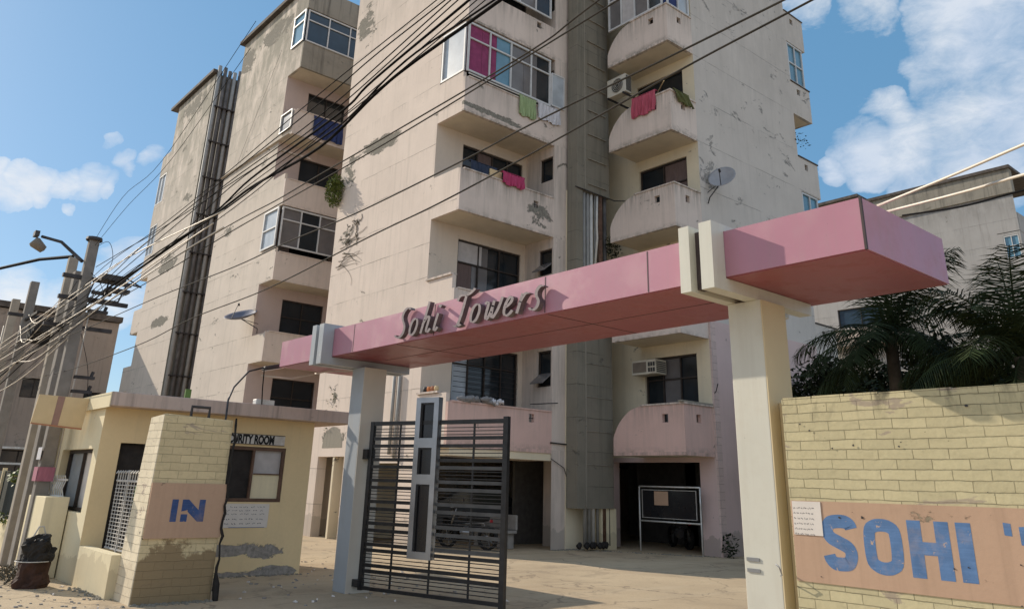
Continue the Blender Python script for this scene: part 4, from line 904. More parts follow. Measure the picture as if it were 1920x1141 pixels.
# low street wall carrying the grille, ledge and pier box
lw = tag(MB().box(-14.195, -12.45, 3.585, 3.75, 0, .55).build('low_wall', M['guard_left']), 'low cream wall under the white grille, between security room and IN pier', 'wall')
bx_ = tag(MB().box(-16.5, -15.25, 3.22, 3.58, 0, 1.22).build('meter_plinth', M['guard_left'], None, bevel=.01), 'plain cream plastered box against the street side of the security room', 'plinth')
gl = empty('window_grille', (-13.1, 3.85, .55), 'dirty white iron grille with curled spikes above the low cream wall', 'grille')
g = MB(); x0, x1, z0, z1 = -13.75, -12.05, .56, 1.5
for k in range(13): x = x0+(x1-x0)*k/12; g.box(x-.006, x+.006, 3.845, 3.857, z0, z1)
z = z0
while z < z1: g.box(x0, x1, 3.838, 3.844, z-.006, z+.006); z += .052
g.box(x0-.02, x1+.02, 3.835, 3.86, z1, z1+.02).box(x0-.02, x1+.02, 3.835, 3.86, z0-.01, z0+.01); g.box(-13.2, -13.17, 3.83, 3.86, .45, 1.66)
g.build('grid', M['grille_paint'], gl)
g = MB()
for k in range(15):
    x = x0+(x1-x0)*k/14; g.tube([(x, 3.85, z1), (x+.0, 3.85, z1+.1), (x+.03, 3.83, z1+.15), (x+.05, 3.8, z1+.11)], .009, 5)
    g.tube([(x+.0, 3.85, z1+.08), (x-.03, 3.86, z1+.14)], .008, 5)
g.build('spikes', M['grille_paint'], gl)
MB().box(-12.75, -12.5, 3.828, 3.834, 1.12, 1.44).build('tied_paper', M['c_green'], gl)
cg = MB()
for k in range(12):
    x = -16.9+1.5*k/11; cg.tube([(x, 3.5, 1.22), (x+.02, 3.46, 1.34), (x, 3.5, 1.48), (x+.05, 3.46, 1.55)], .010, 5)
cg.box(-16.95, -15.35, 3.48, 3.52, 1.47, 1.5).box(-16.95, -15.35, 3.44, 3.5, 1.22, 1.24)
o = tag(cg.build('window_grille', M['white_metal']), 'small white curled grille standing on the cream box', 'grille')

# floodlight on its bent pole
fl = empty('floodlight', (-13.0, 5.2, 2.6), 'floodlight on a bent thin black pole beside the security room roof', 'lamp')
MB().tube([(-12.0, 4.72, 2.35), (-12.6, 4.95, 2.75), (-13.2, 5.25, 3.02), (-13.75, 5.7, 3.38), (-13.8, 5.98, 3.48)], .016, 7).build('pole', M['iron'], fl, smooth=True)
MB().hexa([(-13.88, 5.98, 3.43), (-13.72, 5.98, 3.43), (-13.72, 6.36, 3.52), (-13.88, 6.36, 3.52)], [(-13.88, 5.98, 3.5), (-13.72, 5.98, 3.5), (-13.72, 6.36, 3.6), (-13.88, 6.36, 3.6)]).build('head', M['iron'], fl, bevel=.015)
MB().hexa([(-13.87, 6.0, 3.42), (-13.73, 6.0, 3.42), (-13.73, 6.34, 3.505), (-13.87, 6.34, 3.505)], [(-13.87, 6.0, 3.428), (-13.73, 6.0, 3.428), (-13.73, 6.34, 3.515), (-13.87, 6.34, 3.515)]).build('diffuser', M['paper'], fl)
tag(MB().tube([(-13.8, 6.0, 3.45), (-13.81, 6.02, 3.1), (-13.8, 6.04, 2.84)], .011, 6).build('cable', M['cable']), 'black cable dropping from the floodlight onto the security room roof', 'cable')
tag(MB().tube([(-13.9, 6.0, 3.35), (-13.7, 6.5, 3.33), (-13.6, 6.9, 3.45), (-13.2, 6.95, 3.47), (-11.9, 6.9, 3.36)], .014, 6).build('cable', M['cable_pale']), 'white cable looping from the floodlight to the canopy', 'cable')
hs_ = MB().box(-14.0, -13.85, 5.95, 6.3, 2.84, 2.93); tag(hs_.build('junction_box', M['white_metal'], None, bevel=.01), 'small white junction box on the edge of the security room roof', 'box')
# debris on guard roof
tag(MB().tube([(-14.8, 4.2, 2.9), (-14.7, 4.6, 2.87), (-14.6, 5.1, 2.86)], [.03, .05, .02], 6).build('debris', M['tar']), 'dark strip of debris lying on the security room roof', 'debris')
tag(MB().box(-14.65, -14.6, 4.95, 5.05, 2.84, 3.06).build('plastic_bag', M['leaf_br']), 'lime green plastic scrap standing on the security room roof', 'bag')

# ================================================================== street furniture at left: poles, lamp, banner, drum, fence
def pole(name, x, y, top, r0, r1, mat, label, cat='utility pole', group='concrete utility poles at the left'):
    p_ = empty(name, (x, y, 0), label, cat, group)
    MB().hexa([(x-r0, y-r0, 0), (x+r0, y-r0, 0), (x+r0, y+r0, 0), (x-r0, y+r0, 0)], [(x-r1, y-r1, top), (x+r1, y-r1, top), (x+r1, y+r1, top), (x-r1, y+r1, top)]).build('shaft', M[mat], p_, bevel=.012)
    return p_
pA = pole('utility_pole', -16.12, 3.3, 5.8, .115, .085, 'concrete', 'dark concrete utility pole wrapped with a pink poster, nearest the security room')
MB().lathe([(.0, 5.83), (.14, 5.83), (.15, 5.78), (.13, 5.76)], (-16.12, 3.3, 0), 12).build('cap', M['iron'], pA)
MB().box(-16.265, -15.975, 3.158, 3.164, 1.45, 1.68).box(-15.985, -15.978, 3.17, 3.43, 1.45, 1.68).build('poster', M['poster'], pA)
MB().box(-16.267, -15.978, 3.158, 3.164, 1.8, 2.0).build('poster', M['c_white'], pA)
pB = pole('utility_pole', -17.6, 3.3, 5.72, .11, .085, 'concrete_pale', 'pale concrete utility pole behind the ochre board')
pC = pole('utility_pole', -16.9, 3.35, 5.3, .14, .12, 'concrete', 'squat dark utility pole between the two tallest poles')
pD = pole('utility_pole', -21.3, 3.3, 5.85, .11, .09, 'concrete', 'thinner far utility pole, second from the left edge')
pE = pole('utility_pole', -23.4, 3.3, 5.75, .11, .09, 'concrete_pale', 'leftmost far utility pole')
for P_, xx, zz in ((pA, -16.12, 5.0), (pA, -16.12, 4.6), (pC, -16.9, 4.2), (pD, -21.3, 5.0)):
    MB().box(xx-.03, xx+.06, 2.9, 4.1, zz, zz+.07).build('crossarm', M['iron'], P_)
for (xx, zz) in ((-16.05, 4.75), (-16.05, 4.4), (-16.05, 3.2), (-16.05, 2.95), (-16.05, 2.7)):
    MB().box(xx, xx+.12, 3.42, 3.75, zz, zz+.05).tube([(xx+.05, 3.7, zz+.05), (xx+.05, 3.72, zz+.14)], .03, 6).build('insulator_bracket', M['iron'], pA)
cg = MB()
for a, b in (((0, 0, 0), (.5, .45, -.1)), ((.5, .45, -.1), (.7, .3, -.5)), ((.7, .3, -.5), (.15, -.1, -.4)), ((.15, -.1, -.4), (0, 0, 0)), ((.2, .2, -.05), (.4, .12, -.45)), ((.5, .45, -.1), (.5, .7, -.12)), ((.1, .5, .1), (.5, .7, -.12))):
    o3 = Vector((-16.1, 3.45, 5.05)); cg.tube([o3+Vector(a), o3+Vector(b)], .016, 5)
cg.box(-16.1, -15.7, 3.5, 3.9, 5.0, 5.1).box(-15.95, -15.7, 3.6, 4.0, 4.8, 4.86); cg.build('bracket_cage', M['iron'], pA)
tr = MB()
for k in range(5): tr.box(-20.8+.15*k, -20.72+.15*k, 3.3, 3.9, 4.35+.05*k, 4.75+.02*k)
tr.box(-21.2, -19.9, 3.25, 3.3, 4.9, 4.96).box(-21.2, -19.9, 3.9, 3.95, 4.9, 4.96); tr.build('switch_gear', M['tar'], pD)
for xx, yy, zz, lab in ((-16.38, 3.3, 5.2, 'pale conduit on the left face of the pink postered pole'), (-17.15, 3.36, 5.2, 'pale conduit beside the squat pole'), (-21.6, 3.3, 5.4, 'pale conduit hugging the thinner far pole'), (-22.3, 3.4, 5.3, 'pale conduit midway between the two far poles'), (-16.3, 3.5, 4.9, 'pale conduit on the right side of the pink postered pole'), (-23.0, 3.1, 5.0, 'pale conduit hugging the leftmost far pole')):
    tag(MB().tube([(xx, yy, 0), (xx+.01, yy, zz*.5), (xx-.02, yy+.02, zz)], .011, 6).build('conduit_pipe', M['cable_pale'], None, smooth=True),
        lab, 'conduit', 'pale conduits beside the utility poles')
sl = empty('street_lamp', (-16.1, 3.25, 5.3), 'street lamp on a slanting arm reaching left from the tallest pole', 'lamp')
MB().tube([(-16.15, 3.18, 5.35), (-16.6, 2.85, 5.75), (-16.9, 2.55, 5.86)], [.035, .03, .028], 7).box(-17.05, -16.85, 2.42, 2.5, 5.85, 5.95).build('arm', M['iron'], sl)
MB().lathe([(.02, .02), (.09, .03), (.11, -.02), (.075, -.22), (.0, -.24)], (-16.92, 2.45, 5.74), 10, tilt=Matrix.Rotation(R(55), 3, 'X')).build('head', M['ac_brown'], sl, smooth=True)
tag(MB().tube([(-26.0, 2.1, 6.1), (-22.5, 2.6, 6.25), (-19.5, 3.0, 6.0), (-17.6, 3.28, 5.75)], .035, 6).build('cable', M['cable'], None), 'thick black cable sagging in from the left edge onto the tall pole', 'cable')
bn = empty('hanging_board', (-15.1, 3.2, 2.3), 'ochre board with a brown stripe hung on the utility pole', 'board')
MB().hexa([(-15.1, 2.73, 2.33), (-15.07, 2.73, 2.33), (-15.07, 3.50, 2.28), (-15.1, 3.50, 2.28)], [(-15.1, 2.77, 2.80), (-15.07, 2.77, 2.80), (-15.07, 3.53, 2.79), (-15.1, 3.53, 2.79)]).build('panel', M['banner'], bn)
MB().hexa([(-15.069, 3.03, 2.32), (-15.066, 3.03, 2.32), (-15.066, 3.13, 2.31), (-15.069, 3.13, 2.31)], [(-15.069, 3.05, 2.793), (-15.066, 3.05, 2.793), (-15.066, 3.16, 2.791), (-15.069, 3.16, 2.791)]).build('stripe', M['banner_brown'], bn)
MB().hexa([(-15.069, 2.73, 2.33), (-15.063, 2.73, 2.33), (-15.063, 3.50, 2.28), (-15.069, 3.50, 2.28)], [(-15.069, 2.732, 2.35), (-15.063, 2.732, 2.35), (-15.063, 3.50, 2.305), (-15.069, 3.50, 2.305)]).build('border', M['terracotta'], bn)
MB().tube([(-16.1, 3.2, 2.75), (-15.1, 3.2, 2.78)], .015, 6).build('support', M['iron'], bn)
# tar drum
td = empty('tar_drum', (-14.2, 3.02, 0), 'charred black tar drum standing in the dust at the left', 'drum')
random.seed(12)
def lumpy(prof, c, amp, n=18):
    mb = MB(); mb.lathe(prof, c, n)
    for i, v in enumerate(mb.v):
        a = math.sin(v[0]*37+v[2]*19)+math.sin(v[1]*41-v[2]*23); d = Vector((v[0]-c[0], v[1]-c[1], 0))
        if d.length > .01: d.normalize()
        mb.v[i] = (v[0]+d.x*amp*a, v[1]+d.y*amp*a, v[2]+amp*.5*a)
    return mb
def rough(prof, c, amp, n=26, seed=0):
    import mathutils
    P_ = []
    for (r0, z0), (r1, z1) in zip(prof, prof[1:]):
        for k in range(3): P_.append((r0+(r1-r0)*k/3, z0+(z1-z0)*k/3))
    P_.append(prof[-1]); mb = MB(); mb.lathe(P_, c, n)
    for i, v in enumerate(mb.v):
        p = Vector(v); d = Vector((v[0]-c[0], v[1]-c[1], 0)); q = mathutils.noise.fractal(p*6+Vector((seed, 0, 0)), .8, 2.2, 5)+.6*mathutils.noise.noise(p*2.3+Vector((0, seed, 0)))
        if d.length > .01: d.normalize()
        mb.v[i] = (v[0]+d.x*amp*q, v[1]+d.y*amp*q, max(0, v[2]+amp*.6*q))
    return mb
rough([(0, .0), (.22, .0), (.235, .05), (.215, .18), (.21, .36)], (-14.2, 3.02, 0), .05, seed=2).build('drum', M['tar_rust'], td)
rough([(.20, .33), (.225, .40), (.215, .52), (.205, .62), (.17, .68), (.05, .71), (0, .72)], (-14.19, 3.03, 0), .085, seed=5).build('tar_mass', M['tar'], td)
MB().tube([(-14.12, 2.93, .70), (-14.12, 2.98, .83), (-14.16, 3.05, .83), (-14.18, 3.1, .72)], .011, 6).build('wire_handle', M['grille_paint'], td)
MB().tube([(-14.2+.25*math.cos(a), 3.02+.25*math.sin(a), .36) for a in [k*.42 for k in range(16)]], .007, 5).build('wire_hoop', M['grille_paint'], td)
tw = MB(); random.seed(21)
for k in range(60):
    x = random.uniform(-16.2, -14.3); y = random.uniform(2.7, 3.15); a = random.uniform(0, 6.3); l = random.uniform(.1, .4)
    tw.tube([(x, y, .02+random.random()*.1), (x+l*.5*math.cos(a), y+l*.5*math.sin(a), .05+random.random()*.14), (x+l*math.cos(a), y+l*math.sin(a), .02)], random.uniform(.004, .012), 4)
struct(tw.build('twig_litter', M['twig']), 'stuff')
random.seed(22); st = MB()
for k in range(220):
    x = random.uniform(-16.5, -10.5); y = random.uniform(2.0, 3.4) if random.random() < .5 else random.uniform(4.9, 9.0); r_ = random.uniform(.008, .03)
    st.prism([(r_*math.cos(a)*random.uniform(.6, 1.2), r_*math.sin(a)*random.uniform(.6, 1.2)) for a in [q*1.05 for q in range(6)]], (x, y, .0), (1, 0, 0), (0, 1, 0), (0, 0, r_*.6))
struct(st.build('gravel', M['stone']), 'stuff')
random.seed(77); lt = MB()
for k in range(46):
    x = random.uniform(-15.5, -9.5); y = random.uniform(5.0, 9.5) if k % 3 else random.uniform(2.4, 3.5); a = random.uniform(0, 6.3); r_ = random.uniform(.015, .05)
    lt.hexa([(x+r_*math.cos(a+q), y+r_*.6*math.sin(a+q), .004) for q in (0, 1.5, 3.1, 4.7)], [(x+r_*math.cos(a+q)*.8, y+r_*.6*math.sin(a+q), .012+random.random()*.02) for q in (0, 1.5, 3.1, 4.7)])
struct(lt.build('paper_litter', M['paper']), 'stuff')
random.seed(78); dl = MB()
for k in range(700):
    e_ = random.choice(((-14.19, 3.7, -14.19, 7.3), (-13.9, 3.56, -12.5, 3.56), (-11.7, 3.7, -11.7, 4.75), (-16.4, 16.7, -13.2, 18.5), (-16.45, 15.8, -16.45, 16.7)))
    u = random.random(); x = e_[0]+(e_[2]-e_[0])*u+abs(random.gauss(0, .07)); y = e_[1]+(e_[3]-e_[1])*u+random.gauss(0, .06); r_ = random.uniform(.006, .028)
    dl.hexa([(x-r_, y-r_, 0), (x+r_, y-r_*.7, 0), (x+r_*.8, y+r_, 0), (x-r_, y+r_*.8, 0)], [(x-r_*.5, y-r_*.4, r_), (x+r_*.5, y-r_*.3, r_*.8), (x+r_*.4, y+r_*.4, r_*.9), (x-r_*.4, y+r_*.4, r_*.7)])
struct(dl.build('rubble_crumbs', M['duct']), 'stuff')
# left compound wall + netting fence
cw = tag(MB().box(-30, -17.65, 3.5, 3.72, 0, .6).build('compound_wall', M['guard_left']), 'low cream compound wall running off to the left edge', 'wall')
nf = empty('netting_fence', (-20, 3.6, .6), 'fence of dark green netting on the low compound wall', 'fence')
MB().box(-30, -17.9, 3.6, 3.615, .62, 1.6).build('netting', M['net'], nf)
f_ = MB(); f_.box(-30, -17.85, 3.57, 3.6, .63, .66)
for x in (-17.95, -21.4, -25): f_.box(x-.04, x+.04, 3.55, 3.63, .6, 1.66)
f_.build('posts', M['guard_left'], nf)
def foliage(mb, c, rad, n, size, seed=0, flat=.5):
    random.seed(seed)
    for _ in range(n):
        while 1:
            p = Vector((random.uniform(-1, 1), random.uniform(-1, 1), random.uniform(-1, 1)))
            if p.length < 1: break
        p = Vector((p.x*rad[0], p.y*rad[1], p.z*rad[2]))+Vector(c)
        d = Vector((random.uniform(-1, 1), random.uniform(-1, 1), random.uniform(-.8, .6))); mb.leaf(p, d, (random.uniform(-1, 1), random.uniform(-1, 1), 1), size*random.uniform(.6, 1.3), size*flat*random.uniform(.6, 1.2))
    return mb
def bush(name, c, rad, n, size, mat, label, cat='plant', group=None, seed=0, stem=None):
    e = empty(name, c, label, cat, group); foliage(MB(), c, rad, n, size, seed).build('foliage', M[mat], e, fixn=False)
    random.seed(seed+1); s_ = MB()
    for k in range(7): s_.tube([Vector(stem or c), (Vector(stem or c)+Vector(c))/2+Vector((random.uniform(-.3, .3)*rad[0], random.uniform(-.3, .3)*rad[1], 0)), Vector(c)+Vector((random.uniform(-.9, .9)*rad[0], random.uniform(-.9, .9)*rad[1], random.uniform(-.5, .9)*rad[2]))], [.02*rad[0], .012*rad[0], .005*rad[0]], 4)
    s_.build('stem', M['twig'], e); return e
bush('creeper_plant', (-19.0, 3.45, 1.5), (.8, .12, .14), 90, .12, 'leaf', 'green creeper spilling over the netting fence', seed=3)
bush('weed', (-19.8, 3.42, .7), (.6, .1, .12), 60, .1, 'leaf', 'green weed growing at the foot of the netting', seed=4)

# ================================================================== clothes, AC units, dishes
g_ = 'clothes hung over the balconies'
clothline('hung_cloth', 'c_green', 'X', XB+.01, 1, 14.2, 14.92, 13.02, 12.36, 'pale green towel hung over the flaking balcony', 'cloth', g_)
clothline('hung_cloth', 'c_white', 'X', XB+.01, 1, 14.98, 15.98, 13.05, 12.5, 'white sheet hung beside the green towel', 'cloth', g_)
clothline('hung_cloth', 'c_pink', 'X', XB+.03, 1, 13.62, 14.5, 10.28, 9.92, 'bright pink cloth hung over the balcony below the green towel', 'cloth', g_)
clothline('hung_cloth', 'c_navy', 'X', XB-.2, 1, 12.6, 13.6, 10.4, 9.9, 'dark navy cloth hung beside the bright pink cloth', 'cloth', g_)
clothline('hung_cloth', 'c_red', 'Y', YF-.01, -1, -14.62, -13.68, 13.28, 12.6, 'coral red cloth hung over the curved balcony of the right wing', 'cloth', g_)
clothline('hung_cloth', 'c_olive', 'X', XR+.03, 1, 17.5, 18.25, 13.15, 12.8, 'olive cloth draped at the corner of the curved balcony', 'cloth', g_, skew=.25)
clothline('hung_cloth', 'c_blue', 'X', BX+.01, 1, 12.9, 14.3, 15.9, 15.0, 'dark blue cloth hung on a balcony of the second tower', 'cloth', g_)
def heap(name, c, rad, mat, label, seed, parent=None):
    random.seed(seed); mb = MB(); n = 14
    for k in range(9):
        cc = Vector(c)+Vector((random.uniform(-.5, .5)*rad[0], random.uniform(-.9, .9)*rad[1], random.uniform(-.4, .4)*rad[2])); r_ = random.uniform(.3, .5)*rad[2]*1.4
        mb.tube([cc+Vector((0, -rad[1]*.3, random.uniform(-.04, .04))), cc+Vector((.03, 0, random.uniform(0, .05))), cc+Vector((-.02, rad[1]*.3, -.05))], [r_*.4, r_, r_*.3], 7)
    return tag(mb.build(name, M[mat], None, smooth=False), label, 'clothes')
heap('clothes_heap', (-16.5, 13.0, 3.66), (.12, .6, .12), 'c_grey', 'heap of grey clothes on the edge of the pink balcony', 2)
heap('clothes_heap', (-16.5, 13.75, 3.66), (.1, .25, .1), 'c_white', 'white crumpled cloth on the edge of the pink balcony', 4)
def bucket(x, y, z, r_, h_, mt, label):
    tag(MB().lathe([(0, z), (r_*.8, z), (r_, z+h_), (r_*.9, z+h_), (r_*.75, z+.02)], (x, y, 0), 14).build('bucket', M[mt], None, smooth=True), label, 'bucket')
bucket(-13.35, 17.6, 16.2-.03, .12, .22, 'c_blue', 'blue bucket on the ledge of the top right wing balcony')
tag(MB().box(-16.75, -16.62, 13.3, 13.75, 9.98, 10.32).build('carton', M['banner'], None, bevel=.01), 'brown carton standing behind the parapet left of the pink cloth', 'box')
tag(MB().tube([(-13.4, 17.45, 13.5), (-14.3, 18.2, 13.62)], .02, 6).build('bamboo_pole', M['banner']), 'yellow bamboo pole leaning on the curved balcony beside the olive cloth', 'pole')
tag(MB().tube([(-13.13, 18.72, 4.1), (-13.05, 18.75, 4.22), (-12.95, 18.7, 4.4)], .014, 5).build('dish_arm', M['iron']), 'short iron arm sticking out of the wall above the pink curved balcony', 'bracket')
tag(MB().tube([(-16.45, 14.9, 3.72), (-16.4, 15.9, 3.83)], .015, 5).build('drying_rod', M['iron']), 'iron rod sticking out at the right end of the pink balcony', 'rod')
for k, (x, mt, lb) in enumerate(((-17.62, 'iron', 'black jar'), (-17.45, 'orangewall', 'orange tin'), (-17.28, 'terracotta', 'brown pot'), (-17.12, 'banner', 'ochre tub'))):
    tag(MB().lathe([(0, 3.865), (.06, 3.865), (.065, 3.95), (.045, 4.0), (0, 4.0)], (x, YC+.05, 0), 10).build('jar', M[mt], None, smooth=True), lb+' in the row on the corner ledge above the gate', 'jar', 'jars on the corner ledge')
def box_ac(loc, label):
    x, y, z = loc; e = empty('window_ac', loc, label, 'air conditioner')
    MB().box(x, x+.9, y, y+.5, z, z+.42).build('casing', M['ac'], e, bevel=.012)
    MB().box(x+.04, x+.55, y-.008, y-.001, z+.06, z+.36).build('side_grille', M['ac_brown'], e)
    g = MB()
    for k in range(3):
        for j in range(2): g.box(x+.62+k*.09, x+.69+k*.09, y-.008, y-.001, z+.06+j*.16, z+.18+j*.16)
    for k in range(6): g.box(x+.901, x+.908, y+.04, y+.46, z+.05+k*.055, z+.08+k*.055)
    g.build('vents', M['ac_dark'], e)
box_ac((-15.62, 18.22, 4.78), 'window air conditioner jutting out above the pink curved balcony')
MB
e = empty('outdoor_ac_unit', (-15.2, 17.7, 13.4), 'white outdoor air conditioning unit left of the red cloth', 'air conditioner')
MB().box(-15.75, -14.95, 17.45, 17.75, 13.75, 14.4).build('casing', M['ac'], e, bevel=.015)
fan = MB()
for r_ in (.07, .13, .19, .24): fan.tube([(-14.94+.0, 17.6, 14.07)]*0 or [(-15.3+r_*math.cos(a), 17.44, 14.07+r_*math.sin(a)) for a in [k*math.pi/10 for k in range(21)]], .006, 4)
fan.build('fan_grille', M['ac'], e); MB().lathe([(0, 0), (.25, 0), (.25, .01)], (-15.3, 17.447, 14.07), 20, tilt=Matrix.Rotation(R(90), 3, 'X')).build('fan_recess', M['ac_dark'], e)
g = MB()
for k in range(8): g.box(-14.949, -14.94, 17.48+k*.032, 17.495+k*.032, 13.8, 14.35)
g.build('side_vents', M['ac_dark'], e); MB().box(-15.7, -15.66, 17.4, 18.6, 13.68, 13.74).box(-15.05, -15.01, 17.4, 18.6, 13.68, 13.74).build('bracket', M['iron'], e)
def dish(loc, aim, rad, mat, foot, label):
    e = empty('satellite_dish', loc, label, 'satellite dish'); a = Vector(aim).normalized(); q = a.to_track_quat('Z', 'Y').to_matrix()
    prof = [(rad*k/8, .28*rad*(k/8)**2) for k in range(9)]+[(rad*(8-k)/8, .28*rad*((8-k)/8)**2-.015) for k in range(9)]
    MB().lathe(prof, loc, 26, tilt=q).build('reflector', M[mat], e, smooth=True)
    f = Vector(loc)+a*rad*.95; MB().tube([Vector(loc)-q@Vector((0, rad*.9, -.2*rad)), f], .014, 5).tube([f, f-a*.1], .035, 7).build('feed_arm', M['iron'], e)
    MB().tube([Vector(foot), Vector(foot)+Vector((.1, -.05, .15)), Vector(loc)-a*.03], .02, 6).tube([Vector(foot)+Vector((0, 0, .35)), Vector(loc)-a*.03], .012, 5).build('mount', M['iron'], e)
dish((-12.72, 19.25, 10.55), (.25, -.75, .42), .42, 'dish', (-13.12, 19.0, 9.8), 'grey satellite dish on the blank wall of the right wing')
dish((-29.4, 11.6, 7.35), (.25, -.45, 1.0), .62, 'dish_blue', (-28.7, 12.0, 6.75), 'slate blue satellite dish on the second tower')
# blue-grey roof lump above the left bracket of right pillar: heap of rubble
rb = MB(); random.seed(15)
for k in range(24):
    c = Vector((random.uniform(-4.3, -3.75), random.uniform(6.3, 7.0), 4.0+random.uniform(-.02, .06))); rb.box(c.x-.08, c.x+.08, c.y-.07, c.y+.07, 3.955, c.z+random.uniform(.0, .07))

# ================================================================== plants on the buildings
bush('wall_plant', (-23.55, 11.95, 11.1), (.38, .3, .62), 1300, .11, 'leaf', 'yellow green wild plant growing from the left edge of the nearest tower', seed=5, stem=(-23.4, 12.14, 11.5))
bush('wall_plant', (-15.85, 17.75, 8.75), (.28, .28, .42), 300, .1, 'leaf_dark', 'dark bush growing from the duct just above the canopy', seed=6)
bush('wall_plant', (XR+.05, 25.0, 13.8), (.15, .5, .3), 40, .12, 'leaf_dark', 'sparse twigs growing on the rear balcony against the sky', seed=7)
vn = MB(); random.seed(8)
for k in range(16):
    p = Vector((-23.0+random.uniform(-.3, .3), YC-.015, 8.6+random.uniform(-.4, .7))); pts = [p]; a = random.uniform(-.4, .5)
    for j in range(5): a += random.uniform(-.5, .5); p = p+Vector((.28*math.cos(a), random.uniform(-.01, .01), .2*math.sin(a))); pts.append(Vector((p.x, YC-.012, p.z)))
    vn.tube(pts, [.010, .008, .007, .005, .004, .003], 4)
for k in range(18):
    p = Vector((-22.3+random.uniform(-.5, .5), YC-.012, 9.4+random.uniform(-.4, .4))); a = random.uniform(0, 6.2)
    vn.tube([p, p+Vector((.15*math.cos(a), 0, .15*math.sin(a))), p+Vector((.25*math.cos(a+.5), 0, .25*math.sin(a+.5)))], .010, 4)
tag(vn.build('dry_vine', M['twig']), 'dry leafless vine clinging to the lit wall of the nearest tower', 'plant')
vn = MB(); random.seed(18)
for k in range(10):
    p = Vector((-22.6+random.uniform(-.2, .2), YC-.015, 4.3-k*.13)); foliage(vn, p, (.12, .03, .1), 6, .09, k)
tag(vn.build('creeper_plant', M['c_olive'], None, fixn=False), 'small withered creeper on the lit wall left of the silver pillar', 'plant')
bush('weed', (XR+.25, 18.75, .25), (.25, .2, .3), 120, .12, 'leaf_dark', 'weed at the foot of the right wing beside the pillar', seed=9)

# ================================================================== courtyard objects
nb = empty('notice_board', (-14.5, 18.3, 0), 'white tubular stand carrying a black notice board with one faded sheet', 'notice board')
p_ = MB()
for x in (-15.52, -13.44): p_.tube([(x, 18.3, 0), (x, 18.3, 1.68)], .022, 7)
p_.tube([(-15.52, 18.3, 1.68), (-13.44, 18.3, 1.68)], .022, 7).tube([(-15.52, 18.3, .78), (-13.44, 18.3, .78)], .022, 7); p_.build('stand', M['white_metal'], nb, smooth=True)
bd = MB().box(-15.42, -13.56, 18.3, 18.33, .86, 1.6).build('board', M['panel_black'], nb)
MB().box(-15.42, -13.56, 18.285, 18.299, 1.585, 1.6).box(-15.42, -13.56, 18.285, 18.299, .86, .875).box(-15.42, -15.405, 18.285, 18.299, .876, 1.584).box(-13.575, -13.56, 18.285, 18.299, .876, 1.584).build('board_trim', M['grille_paint'], bd)
MB().box(-14.98, -14.5, 18.288, 18.298, 1.2, 1.56).build('sheet', M['peach'], bd)
be = empty('stone_bench', (-17.3, 14.9, 0), 'grey stone bench just inside the parking, right of the gate leaf', 'bench')
MB().box(-18.6, -17.1, 14.6, 15.1, .38, .46).build('seat', M['stone'], be, bevel=.02)
MB().box(-18.6, -17.1, 15.05, 15.13, .46, .85).build('backrest', M['stone'], be, bevel=.03)
for x in (-18.3, -17.3): MB().box(x-.1, x+.1, 14.65, 15.08, 0, .38).build('leg', M['stone'], be, bevel=.02)
def wheel(c, r_, ax, parent, name='wheel', w_=.18):
    q = Matrix.Rotation(R(90), 3, 'X' if ax == 'Y' else 'Y'); t_ = MB().lathe([(r_*.62, -w_/2), (r_*.95, -w_/2), (r_, -w_/4), (r_, w_/4), (r_*.95, w_/2), (r_*.62, w_/2)], c, 20, tilt=q).build(name, M['rubber'], parent, smooth=True)
    MB().lathe([(0, w_*.3), (r_*.3, w_*.35), (r_*.62, w_*.45), (r_*.62, -w_*.45), (0, -w_*.3)], c, 12, tilt=q).build('rim', M['chrome'], t_)
cr_ = empty('parked_car', (-20.0, 17.6, 0), 'dark car parked in the gloom under the nearest tower', 'car')
prof = [(-2.1, .3), (2.05, .3), (2.12, .55), (2.0, .82), (1.15, .95), (.45, 1.4), (-1.0, 1.42), (-1.75, 1.02), (-2.1, .95)]
MB().prism([(a, b) for a, b in prof], (-19.9, 16.4, 0), (.55, .83, 0), (0, 0, 1), (-1.35, .9, 0)).build('body', M['car'], cr_, bevel=.06)
for a, s_ in ((-1.3, 0), (1.3, 0), (-1.3, 1), (1.3, 1)):
    p = Vector((-19.9, 16.4, .32))+Vector((.55, .83, 0))*a+Vector((-1.35, .9, 0))*s_; wheel(p, .31, 'Y', cr_)
MB().prism([(.95, .98), (.42, 1.34), (-.95, 1.36), (-1.6, 1.02)], (-19.89, 16.39, 0), (.55, .83, 0), (0, 0, 1), (.012, -.008, 0)).build('side_window', M['glass'], cr_)
